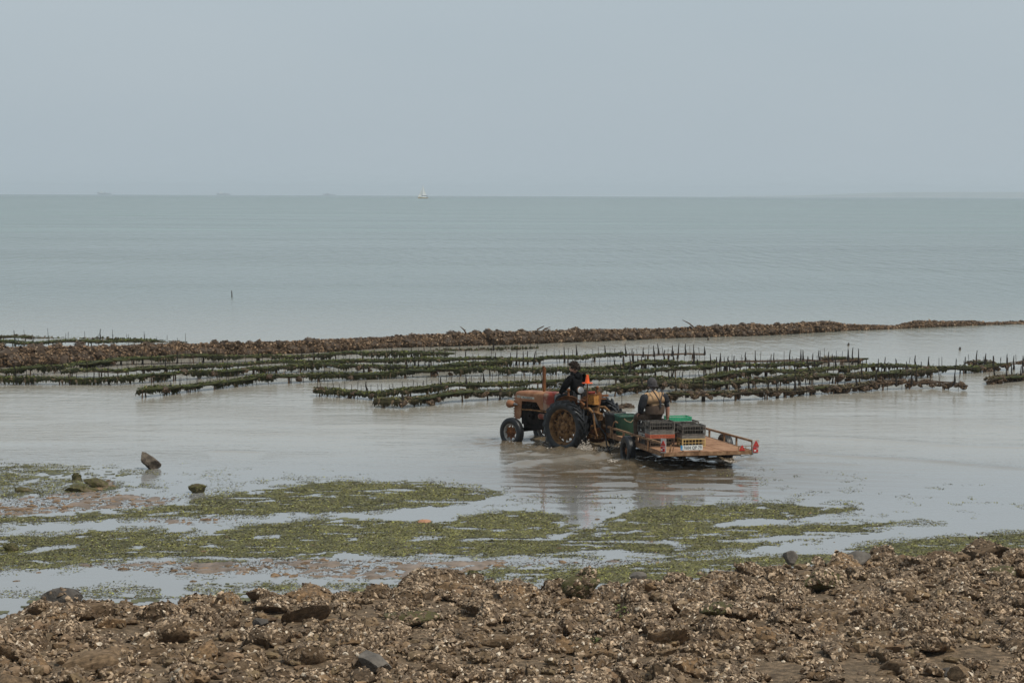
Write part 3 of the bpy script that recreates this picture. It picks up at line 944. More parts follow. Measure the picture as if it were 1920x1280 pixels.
def lone_rock(name, label, px, py, sx_, sy_, sz_, m, seed, rz=0., tilt=0., z0=0.0, lift=.5, cat='rock', shells=0, group=None, weed=0, cuts=10, slope=0.):
    """a rock that stands out: top-level, own shape; size in metres"""
    p = at(px, py, z0)
    v, f = rock_shape(seed, 4, cuts, .09)
    v = v / np.abs(v).max(0)
    if slope:
        v[:, 2] = (v[:, 2] + 1) * np.clip(1 - slope * (v[:, 0] + .55) / 1.5, .2, 1.05) - 1
        v[:, 0] -= .16 * (v[:, 2] + 1)
    R3 = np.array(Matrix.Rotation(rz, 3, 'Z') @ Matrix.Rotation(tilt, 3, 'Y'))
    v = (v * np.array([sx_ / 2, sy_ / 2, sz_ / 2])) @ R3.T + np.array([0, 0, sz_ * lift])
    me = np_mesh(name, v, f, [m])
    me.polygons.foreach_set('use_smooth', [True] * len(me.polygons)); me.set_sharp_from_angle(angle=R_(30))
    o = link(name, me, None, label, cat, group)
    o.location = (p.x, p.y + sy_ * .4, z0 - .03)
    if shells:
        V, F, T = shells_on([(v, f, 1.)], shells, .06, seed, -.5)
        link('oyster_crust', np_mesh('oyster_crust', V, F, [M_shell], tint=T), o, kind='stuff')
    if weed:
        up = v[v[:, 2] > sz_ * .45]
        P = up[RNG.integers(0, len(up), weed)]
        tn = np.array([[.12, .115, .04]]) * RNG.uniform(.5, 1.5, (weed, 1))
        V, F, T = leaf_cloud(P, .028, tn, .3, simple=True)
        link('weed_cover', np_mesh('weed_cover', V, F, [M_algae], tint=T), o, kind='stuff')
    return o


lone_rock('rock', 'upright dark rock with a blunt leaning top standing in the shallow water', 281, 880, .52, .36, .50, M_rock_upright, 43, lift=.46, cuts=16, slope=.5)
lone_rock('rock', 'small rounded rock with green weed on its top in clear shallow water', 369, 924, .40, .32, .24, M_rock_weed, 12, lift=.4, weed=160)
lone_rock('rock', 'low long brown rock behind the pink mud, leftmost of the touching pair', 150, 922, .74, .4, .2, M_rock_weed, 13, lift=.35, weed=60)
lone_rock('rock', 'ridged brown rock at the right of the touching pair on green weed', 181, 914, .62, .35, .24, M_rock_weed, 14, rz=.2, tilt=.15, lift=.4, weed=80)
lone_rock('rock', 'small weedy knob of rock on the green flats above the rock pair', 143, 900, .26, .25, .2, M_rock_weed, 15, lift=.4, weed=120)
lone_rock('rock', 'flat brown rock at the left edge of the pink mud', 40, 922, .42, .3, .16, M_rock_weed, 16, lift=.35)
lone_rock('rock', 'brown weed tufted lump at the photo\'s left edge beside a thin pool', 20, 1033, .32, .28, .2, M_rock_weed, 17, lift=.35, weed=80)
lone_rock('stone', 'single flat orange stone at the tip of a water channel', 797, 980, .30, .2, .1, M_rock_orange, 18, lift=.4, cat='stone')
lone_rock('rock', 'small green topped lump of rock in the pools just before the shore', 885, 1082, .24, .22, .16, M_rock_weed, 19, lift=.35, weed=160)
lone_rock('boulder', 'squarish weed browned boulder at the seaward edge of the oyster shore', 1090, 1122, .62, .5, .40, M_rock_weed, 20, z0=.12, lift=.42, cat='boulder', shells=120, weed=60, cuts=9)
lone_rock('boulder', 'oyster crusted boulder with shadowed hollow beside it, on the upper right shore', 1545, 1108, .66, .5, .38, M_rock_weed, 21, z0=.16, lift=.4, cat='boulder', shells=260)
lone_rock('rock', 'tilted smooth grey slab with its bare face up at the oyster shore edge', 1603, 1062, .62, .4, .26, M_rock_slate, 22, z0=.12, rz=.4, tilt=-.35, lift=.42, cuts=9)
lone_rock('rock', 'pointed purple brown slab edge standing up against the green weed', 1484, 1055, .30, .22, .26, M_rock_slate, 23, z0=.1, rz=-.3, tilt=.5, lift=.4, cuts=8)
lone_rock('rock', 'dark grey rounded rock at the shore edge below the green weed', 1197, 1090, .28, .22, .22, M_rock_slate, 24, z0=.1, lift=.45)
lone_rock('rock', 'weed capped oyster lump standing in the pool edge before the shore', 1107, 1082, .30, .26, .2, M_rock_weed, 25, z0=.02, lift=.42, shells=60, weed=60)
lone_rock('rock', 'blackish low rock with bare back on the far left of the shore', 120, 1135, .78, .5, .3, M_rock_dark, 26, z0=.06, rz=.1, lift=.4, shells=25, cuts=8)
lone_rock('rock', 'bare grey triangular slab leaning among oysters at the bottom of the shore', 700, 1256, .46, .36, .22, M_rock_slate, 27, z0=.22, rz=-.35, tilt=.3, lift=.5, cuts=8)
lone_rock('rock', 'long flat topped brown rock with shells along its shadowed front', 760, 1172, .95, .4, .24, M_rock_weed, 28, z0=.2, rz=.1, lift=.45, shells=90, cuts=8)
lone_rock('rock', 'dark grey smooth cobble at the left middle of the shore', 487, 1180, .24, .22, .2, M_rock_dark, 29, z0=.2, lift=.5)
lone_rock('rock', 'overhanging brown slab with a black hollow under it, in the right half of the shore', 1345, 1158, .5, .45, .22, M_rock_weed, 30, z0=.3, tilt=-.25, lift=.55, shells=50, cuts=8)
lone_rock('rock', 'pale lip of rock crusted with white shells beside the black hollow', 1388, 1162, .52, .4, .2, M_rock, 31, z0=.22, lift=.5, shells=110)
lone_rock('rock', 'dark squared block lying in the wet sand at the lower right', 1794, 1276, .52, .3, .20, M_rock_dark, 32, z0=.12, lift=.42, cuts=7)
lone_rock('rock', 'black stone at the right edge of the photo above the wet sand', 1913, 1222, .26, .22, .17, M_rock_dark, 33, z0=.15, lift=.5)
lone_rock('rock', 'ochre weed coated rock on the upper right shore near the photo edge', 1885, 1082, .5, .35, .2, M_rock_weed, 34, z0=.2, lift=.5, shells=20)

# ------------------------------------------------------------------ far oyster reef
REEF_BASE = [(-120, 700), (0, 689), (125, 682), (215, 676), (350, 671), (480, 666), (630, 659), (730, 652), (850, 649), (960, 646), (1110, 640), (1260, 634), (1435, 629), (1590, 620), (1680, 616.5), (1840, 609.5), (1920, 607), (2060, 602)]
REEF_TOP = [(-120, 648), (0, 646), (125, 645), (215, 646), (250, 642), (375, 642), (480, 640), (580, 636), (620, 634), (730, 631), (780, 625), (960, 620), (1110, 616), (1260, 615), (1335, 610), (1422, 605), (1440, 608), (1540, 601), (1560, 601), (1590, 608), (1680, 611.5), (1722, 600), (1765, 603), (1828, 602), (1852, 606.5), (1880, 608), (1920, 603), (2060, 598)]
RB = [at(x, y, 0) for x, y in REEF_BASE]
rbx = np.array([p[0] for p in REEF_BASE]); rby = np.array([p[1] for p in REEF_BASE])
rtx = np.array([p[0] for p in REEF_TOP]); rty = np.array([p[1] for p in REEF_TOP])


def reef_at(px):
    """front foot point and height of the reef at a pixel column"""
    yb = float(np.interp(px, rbx, rby)); yt = float(np.interp(px, rtx, rty))
    p = at(px, yb, 0)
    s = FPX / p.y
    depth = min(1.5, max(.35, (yb - yt) / s * 1.6))
    h = max(.06, (yb - yt) / s - CAM_H * depth / p.y)
    return p, h, depth


reef = link('oyster_reef', None, None, 'long brown reef of clustered oysters lying across the water behind the racks', 'oyster reef')
cs = MB()
prev = None
colsx = np.linspace(-110, 2050, 240)
for i, px in enumerate(colsx):
    p, h, dp = reef_at(px)
    ring = [Vector((p.x, p.y + dp * t, h * z - .05)) for t, z in ((.05, 0), (.12, .55), (.3, .82), (.6, .86), (.9, .6), (1.05, 0))]
    cs.v += [tuple(r) for r in ring]
    if i:
        o = (i - 1) * 6
        for k in range(5):
            cs.f.append((o + k, o + 6 + k, o + 7 + k, o + 1 + k)); cs.m.append(0)
cs.build('core', M_reef, reef, 60)


def clump_mesh(seed, n=90):
    v, f = rock_shape(seed, 2, 6, .2)
    v = v * np.array([.9, .9, .95])
    V, F, T = shells_on([(v, f, 1.)], n, .30, seed, -.8)
    V2 = np.concatenate([v * .92, V]); F2 = np.concatenate([f, F + len(v)])
    T2 = np.concatenate([np.tile([.10, .075, .052], (len(v), 1)), T])
    return np_mesh('oyster_clump', V2, F2, [M_shell], tint=T2 * np.array([[.60, .53, .46]]))


CL = [clump_mesh(500 + i) for i in range(8)]
cnt = 0
spots = []
for px in np.linspace(-80, 2010, 150):
    p, h, dp = reef_at(px)
    for lvl in (0, 1):
        spots.append((px, lvl))
for px, lvl in spots:
    jx = px + random.uniform(-6, 6)
    p, h, dp = reef_at(jx)
    r = max(.10, min(.30, h * .42)) * random.choice((.7, .9, 1., 1.2, 1.35))
    if lvl == 0:
        c = Vector((p.x, p.y + dp * random.uniform(.0, .18), h * random.uniform(.16, .42)))
    else:
        c = Vector((p.x, p.y + dp * random.uniform(.25, .75), h * random.uniform(.70, 1.04) - r * .35))
    o = link('oyster_clump', CL[cnt % 8], reef)
    o.location = c
    o.rotation_euler = (random.uniform(-.4, .4), random.uniform(-.4, .4), random.uniform(0, 6.28))
    o.scale = (r * 1.1, r, r * random.uniform(.8, 1.1))
    cnt += 1
# loose oysters filling the rest of the reef's face and crest
pos, nrm = [], []
for _ in range(24000):
    px = random.uniform(-100, 2040)
    p, h, dp = reef_at(px)
    t = random.random()
    if t < .55:
        u = random.random()
        pos.append((p.x, p.y + dp * (.02 + .22 * u) + random.uniform(-.05, .05), h * (u * .86) + random.uniform(-.02, .04))); nrm.append((random.gauss(0, .4), -1, .5))
    else:
        u = random.random()
        pos.append((p.x, p.y + dp * (.22 + .75 * u), h * (.86 - .4 * max(0, u - .6)) + random.uniform(-.03, .06))); nrm.append((random.gauss(0, .4), random.gauss(0, .4), 1))
nrm = np.array(nrm) + RNG.normal(0, .35, (len(nrm), 3)); nrm /= np.linalg.norm(nrm, axis=1)[:, None]
V, F, T = shell_mesh(np.array(pos), nrm, .09, np.random.default_rng(77))
link('loose_oysters', np_mesh('loose_oysters', V, F, [M_shell], tint=T * np.array([[.60, .53, .46]])), reef, kind='stuff')

for (px, py, L, a, lab, b) in ((1012, 619, .55, .6, 'forked dark branch sticking up from the reef crest above the tractor driver', 1), (1306, 610, .75, 2.5, 'bent stick slanting out of the reef crest right of the forked branch', 0),
                               (876, 627, .5, 2.2, 'thin twig bent over on the reef crest left of the forked branch', 0)):
    p, h, dp = reef_at(px)
    m = MB()
    c = Vector((p.x, p.y + dp * .5, h * .8))
    d = Vector((math.cos(a), 0, abs(math.sin(a)) * .9))
    m.tube([c, c + d * L * .5 + Vector((0, 0, .05)), c + d * L], [.035, .03, .012], 6)
    m.tube([c + d * L * .45 + Vector((0, 0, .04)), c + d * L * .7 + Vector((.14, 0, -.02))], [.026, .01], 5)
    if b:
        m.tube([c, c + Vector((-.1, 0, .16)), c + Vector((.18, .05, .30))], [.03, .035, .02], 6)
    m.build('driftwood_branch', M_iron_rust, None, 40, label=lab, category='driftwood')

# ------------------------------------------------------------------ oyster racks
STAKE = [MB().tube([(0, 0, 0), (.004 * i, 0, .5), (.012 * (i - 1), 0, 1)], [.011, .010, .008], 5).mesh('stake', M_iron) for i in range(3)]


def weedy_stake(seed):
    m = MB()
    rg = random.Random(seed)
    m.tube([(0, 0, 0), (rg.uniform(-.01, .01), 0, 1)], [.014, .010], 5)
    m.tube([(0, 0, 0), (rg.uniform(-.02, .02), 0, .35), (rg.uniform(-.01, .01), 0, .62), (0, 0, .97)], [.052, .036, .022, .008], 6)
    return m.mesh('stake', M_iron)


WSTAKE = [weedy_stake(i) for i in range(3)]
LEG = MB().tube([(0, 0, -1), (0, 0, 0)], [.028, .022], 6).mesh('leg', M_iron_rust)


def bag_mesh(seed):
    rg = np.random.default_rng(seed)
    bm = bmesh.new(); bmesh.ops.create_icosphere(bm, subdivisions=3, radius=1)
    v = np.array([q.co[:] for q in bm.verts]); f = np.array([[x.index for x in q.verts] for q in bm.faces]); bm.free()
    v = np.sign(v) * np.abs(v) ** .55
    v = v / np.abs(v).max(0) * np.array([.5, .5, .5])
    v *= (1 + .35 * (fbm(v[:, 0] * 5 + seed, v[:, 1] * 5 + v[:, 2] * 3, seed, 3) - .5))[:, None]
    return np_mesh('oyster_bag', v, f, [M_bag], smooth_=True)


BAGS = [bag_mesh(700 + i) for i in range(4)]


def rack(label, pix, z=.19, width=.75, bags=1.0, hang=(.10, .26), stakes=(.30, 1.0), sh=(.22, .34), weedy=0.2, oyster=0.0, green=1.0, bag_to=None, back=True, seed=0):
    """one oyster table: front and back rail, legs, mesh bags, stakes, hanging weed"""
    rg = random.Random(seed)
    P = [at(x, y, z) for x, y in pix]
    xs = np.array([p.x for p in P]); yy = np.array([p.y for p in P])
    ln = np.concatenate([[0], np.cumsum(np.hypot(np.diff(xs), np.diff(yy)))])
    tot = ln[-1]
    px_of = np.interp

    def pt(s, d=0.):
        return Vector((float(np.interp(s, ln, xs)), float(np.interp(s, ln, yy)) + d, z + .035 * math.sin(s * .9 + seed) + .02 * math.sin(s * 2.3)))

    root = thing('oyster_rack', label, 'oyster rack', (P[0].x, P[0].y, 0), group='oyster racks in rows on the flats')
    O = root.location
    n = max(4, int(tot / .5))
    for d in ((0., width) if back else (0.,)):
        m = MB(); m.tube([pt(tot * i / n, d) - O + Vector((0, 0, rg.uniform(-.012, .012))) for i in range(n + 1)], .020, 6)
        m.build('rail', M_iron_rust, root, 50)
    s = rg.uniform(.2, .6)
    while s < tot:
        for d in ((.02, width - .02) if back else (.02,)):
            if rg.random() < .8:
                o = link('leg', LEG, root); o.location = pt(s, d) - O; o.scale = (1, 1, z + .12); o.rotation_euler = (rg.gauss(0, .06), rg.gauss(0, .08), 0)
        s += rg.uniform(.9, 1.3)
    # bags
    bt = tot if bag_to is None else tot * bag_to
    s = .3
    bl = 0
    while s < bt - .4 and bags:
        L = rg.uniform(.8, 1.05)
        if rg.random() < bags:
            o = link('oyster_bag', BAGS[bl % 4], root); bl += 1
            a = pt(s, 0); b = pt(min(tot, s + L), 0)
            o.location = (a + b) / 2 - O + Vector((0, width * .5 + rg.uniform(-.08, .05), .03))
            o.rotation_euler = (rg.gauss(0, .06), rg.gauss(0, .04), math.atan2(b.y - a.y, b.x - a.x) + rg.gauss(0, .05))
            o.scale = (L * 1.04, width * rg.uniform(.8, 1.02), rg.uniform(.05, .095))
        s += L + rg.choice((-.12, -.08, -.05, .04))
    # stakes
    if stakes:
        s = rg.uniform(.05, .3); row = 0
        while s < tot:
            f = s / tot
            if rg.random() < stakes[1]:
                w = rg.random() < (weedy if not callable(weedy) else weedy(f))
                o = link('stake', (WSTAKE if w else STAKE)[rg.randrange(3)], root)
                d = (0. if row % 2 == 0 else width) if back else 0.
                hgt = rg.uniform(*sh) * (1.15 if w else 1.0)
                q_ = pt(s, d)
                if back is False or rg.random() < .5:
                    o.location = Vector((q_.x, q_.y, -.1)) - O; o.scale = (1, 1, hgt + z + .1)
                else:
                    o.location = Vector((q_.x, q_.y, z - .05)) - O; o.scale = (1, 1, hgt + .05)
                o.rotation_euler = (rg.gauss(0, .04), rg.gauss(0, .05), 0)
            row += 1
            s += stakes[0] * rg.uniform(.55, 1.45)
    # weed
    rn = np.random.default_rng(seed + 900)
    nh = int(tot * 120 * (1 if bags else .25))
    V_, F_, T_ = [], [], []
    if nh > 10:
        ss = rn.uniform(0, bt if bags else tot, nh); dd = np.where(rn.random(nh) < .68, rn.uniform(-.05, .02, nh), rn.uniform(width - .05, width + .04, nh))
        dens = fbm(ss * 1.7, dd * 0 + seed, seed + 5, 3)
        k = dens > .18
        ss, dd, dens = ss[k], dd[k], dens[k]
        A = np.array([pt(a, 0)[:] for a in ss]) - np.array(O[:]); A[:, 1] += dd; A[:, 2] += .04
        Lh = .8 * rn.uniform(*hang, len(ss)) * np.clip((dens - .2) * 3.0, .35, 1.25)
        W = rn.uniform(.02, .07, len(ss))
        sw = rn.normal(0, .04, len(ss))
        z3 = np.zeros(len(ss))
        a1 = A + np.stack([-W / 2, z3, z3], -1); a2 = A + np.stack([W / 2, z3, z3], -1)
        b1 = A + np.stack([-W * .6 + sw * .5, -.02 + z3, -Lh * .5], -1); b2 = A + np.stack([W * .6 + sw * .5, -.02 + z3, -Lh * .5], -1)
        c1 = A + np.stack([sw - W * .15, z3, -Lh], -1); c2 = A + np.stack([sw + W * .15, z3, -Lh], -1)
        V_.append(np.stack([a1, a2, b1, b2, c1, c2], 1).reshape(-1, 3))
        o = np.arange(len(ss))[:, None] * 6
        F_.append(np.concatenate([o + np.array([0, 1, 3, 2]), o + np.array([2, 3, 5, 4])]))
        g = rn.random((len(ss), 1))
        tn = np.array([[.013, .015, .006]]) * (1 - g) + np.array([[.042, .044, .014]]) * g
        tn = tn * green + np.array([[.055, .038, .025]]) * (1 - green)
        br = rn.random((len(ss), 1)) < .12
        tn = np.where(br, np.array([[.13, .095, .062]]), tn)
        T_.append(np.repeat(tn, 6, 0))
    nt = int(tot * (110 if bags else 12))
    ss = rn.uniform(0, bt if bags else tot, nt)
    A = np.array([pt(a, 0)[:] for a in ss]) - np.array(O[:]); A[:, 1] += rn.uniform(-.02, width, nt) if back else rn.uniform(-.02, .03, nt); A[:, 2] += (.06 if bags else .02) + rn.uniform(-.02, .02, nt)
    g = rn.random((nt, 1)) ** 1.1
    tn = np.array([[.026, .032, .010]]) * (1 - g) + np.array([[.125, .138, .034]]) * g
    tn = tn * green + np.array([[.10, .072, .046]]) * (1 - green)
    tn = np.where(rn.random((nt, 1)) < .08, np.array([[.20, .155, .105]]), tn)
    v, f, t = leaf_cloud(A, .06, tn, .25)
    o = sum(len(x) for x in V_)
    V_.append(v); F_.append(f + o); T_.append(t)
    link('hanging_weed', np_mesh('hanging_weed', np.concatenate(V_), np.concatenate(F_), [M_weed], tint=np.concatenate(T_)), root, kind='stuff')
    # clusters of oysters sitting on the table
    if oyster:
        s = 0.1
        k = 0
        while s < tot:
            f = s / tot
            pr = oyster(f) if callable(oyster) else oyster
            if rg.random() < pr:
                o = link('oyster_clump', CL[k % 8], root); k += 1
                r = rg.uniform(.07, .14)
                o.location = pt(s, rg.uniform(-.05, width * .8)) - O + Vector((0, 0, -.02 + rg.uniform(-.1, .06)))
                o.rotation_euler = (rg.uniform(-.5, .5), rg.uniform(-.5, .5), rg.uniform(0, 6.28)); o.scale = (r * 1.3, r, r * .9)
            s += rg.uniform(.09, .2)
    return root


rack('low rack seen over the left end of the reef, deck rising leftwards', [(-120, 636), (0, 633), (20, 632.5), (40, 632.2), (60, 633.5)], z=.35, seed=1, stakes=(.45, 1), sh=(.1, .3), green=.4, hang=(.02, .06), bags=1., width=.6)
rack('thin green rack line hidden behind the left end of the reef crest', [(-60, 634), (0, 640), (40, 644.5), (80, 644), (140, 643), (230, 641), (290, 640)], z=.30, seed=2, stakes=(.6, 1), sh=(.2, .36), hang=(.02, .1), width=.6, weedy=.05)
rack('row of bare thin stakes in open water behind the left of the reef', [(40, 633), (150, 633), (230, 637), (350, 643)], z=.02, seed=3, bags=0, stakes=(.7, 1), sh=(.2, .42), back=False, weedy=.05)
rack('rack row nearest the reef, with green hanging weed at left thinning to bare rails', [(-120, 702), (0, 696.5), (115, 689.5), (175, 680), (217, 675), (375, 671), (480, 669), (605, 668), (655, 665), (730, 664), (840, 662)],
     seed=4, stakes=(.34, .95), sh=(.14, .26), hang=(.06, .22), bags=.85, width=.5, oyster=.03)
rack('bare stakes standing in a line between the reef and the driver', [(800, 657), (900, 656), (960, 655.5), (1010, 652)], z=.02, seed=5, bags=0, stakes=(.55, 1), sh=(.3, .5), back=False, weedy=.05)
rack('second rack row from the reef, ending in dark stakes right of the driver', [(115, 697), (225, 699), (328, 688), (475, 684), (630, 679), (700, 675.5), (830, 676), (960, 676), (1035, 671.5), (1120, 669), (1210, 667), (1255, 665.5), (1322, 662.5)],
     seed=6, stakes=(.24, 1), sh=(.2, .4), hang=(.04, .14), bags=.9, bag_to=.86, weedy=lambda f: .08 + .45 * (f > .6), oyster=.02, width=.5)
rack('long leftmost front rack with thick weed curtains above open water', [(-120, 712), (0, 710.5), (115, 710.5), (225, 711), (325, 704), (475, 692), (580, 687), (720, 689.5), (802, 689), (870, 684), (960, 680)],
     seed=7, stakes=(.42, .9), sh=(.14, .26), hang=(.08, .26), oyster=.06, width=.45)
rack('rack row running behind the driver out to tall dark stakes on the right', [(257, 736), (300, 731), (332, 727), (425, 717), (475, 711), (580, 706), (695, 701), (805, 696.5), (955, 694), (1085, 692), (1172, 690), (1210, 681), (1310, 680), (1440, 678), (1535, 679), (1620, 674)],
     seed=8, stakes=(.25, 1), sh=(.18, .42), hang=(.06, .22), bag_to=.8, weedy=lambda f: .06 + .6 * (f > .62), oyster=lambda f: .25 if f < .06 else .08, width=.5)
rack('low rear strip of bags and stakes right of the driver', [(1080, 700), (1180, 697), (1260, 694), (1340, 690), (1400, 686), (1470, 684), (1535, 681)], z=.26,
     seed=9, stakes=(.3, 1), sh=(.16, .34), hang=(.06, .14), weedy=.25, oyster=.06, width=.5)
rack('rack row passing behind the tractor bonnet with weed fringed near end', [(588, 731), (660, 735), (705, 739), (755, 736), (842, 725), (905, 720), (960, 720), (1050, 717), (1102, 712), (1222, 710), (1297, 714), (1372, 702), (1440, 697), (1515, 695), (1620, 689), (1690, 690), (1790, 692), (1865, 686), (1940, 680), (2060, 672)],
     seed=10, stakes=(.25, 1), sh=(.2, .4), hang=(.08, .2), weedy=lambda f: .05 + .5 * (f > .45), oyster=lambda f: .12 + .5 * (f > .35) * (f < .55) + .5 * (f > .8), green=.9, bag_to=.84, width=.5)
rack('front strip of oysters and weed just behind the tractor', [(700, 750), (755, 752), (855, 741), (960, 735), (1060, 733), (1135, 732), (1222, 722), (1285, 721), (1372, 717), (1440, 712), (1590, 706), (1690, 698), (1760, 696)], z=.22,
     seed=11, stakes=(.5, .8), sh=(.14, .3), hang=(.08, .2), weedy=.4, oyster=lambda f: .75, green=.62, width=.6)
rack('nearest right hand row of brown oysters starting behind the seated worker', [(1238, 743), (1290, 741), (1360, 740), (1435, 737), (1530, 728), (1600, 725), (1690, 718), (1740, 717), (1815, 721)], z=.2,
     seed=12, stakes=(.32, 1), sh=(.3, .5), hang=(.04, .12), bags=.6, bag_to=.7, weedy=.3, oyster=lambda f: .98, green=.25, width=.45)
rack('short clump of brown oysters with few stakes at the right edge of the photo', [(1852, 715), (1885, 711), (1920, 707), (2040, 700)], z=.12,
     seed=13, stakes=(.5, 1), sh=(.3, .55), hang=(.04, .1), weedy=.5, oyster=lambda f: .95, green=.2, width=.55)
rack('line of tall dark stakes on a brown strip near the right edge', [(1815, 684), (1840, 682.5), (1866, 683)], z=.12,
     seed=14, stakes=(.35, 1), sh=(.3, .5), hang=(.02, .06), weedy=.6, oyster=.5, green=.2, width=.4)
rack('short far strip carrying the last dark stakes on the right of the middle rows', [(1540, 676), (1580, 674), (1618, 674.5)], z=.1,
     seed=15, stakes=(.5, 1), sh=(.3, .5), hang=(.02, .06), weedy=.6, oyster=.5, green=.3, width=.4)
rack('sunken rack stub with thin rods between the tractor wheel and the worker', [(1150, 761), (1165, 761), (1180, 760)], z=.06,
     seed=16, stakes=(.4, 1), sh=(.2, .4), hang=(.02, .05), weedy=0., oyster=.6, green=.2, width=.3, bags=0)

# lone marker pole and the tips of sunken posts
p = at(435, 557, 0)
MB().tube([(0, 0, -.3), (-.005, 0, .15), (-.02, 0, .38)], [.036, .034, .030], 7).build('marker_pole', M_post, None, 50, label='lone dark pole standing in the open sea left of centre', category='pole').location = p
for px, py, lab in ((1590, 648, 'lone dark post tip breaking calm water, midway between reef and right hand racks'), (1799, 656, 'small dark post tip below the low right end of the reef'), (1327, 638, 'tiny post tip close in front of the reef foot, right of the bent stick')):
    p = at(px, py, 0)
    MB().tube([(0, 0, -.2), (.02, 0, .06), (.03, 0, .12)], [.05, .045, .03], 6).build('post_tip', M_post, None, 50, label=lab, category='post', group='sunken post tips').location = p


# ------------------------------------------------------------------ text
def text_mesh(s, size, mat_, depth=.003):
    cu = bpy.data.curves.new('lettering', 'FONT')
    cu.body = s; cu.size = size; cu.extrude = depth; cu.align_x = 'CENTER'; cu.align_y = 'CENTER'; cu.resolution_u = 2
    ob = bpy.data.objects.new('lettering', cu); COL.objects.link(ob)
    bpy.context.view_layer.update()
    me = bpy.data.meshes.new_from_object(ob.evaluated_get(bpy.context.evaluated_depsgraph_get()))
    bpy.data.objects.remove(ob); bpy.data.curves.remove(cu)
    me.materials.clear(); me.materials.append(mat_)
    return me


# ------------------------------------------------------------------ tractor
tractor = thing('tractor', 'old rust orange farm tractor driving through the shallow water', 'tractor', TR_LOC, TR_ROT)


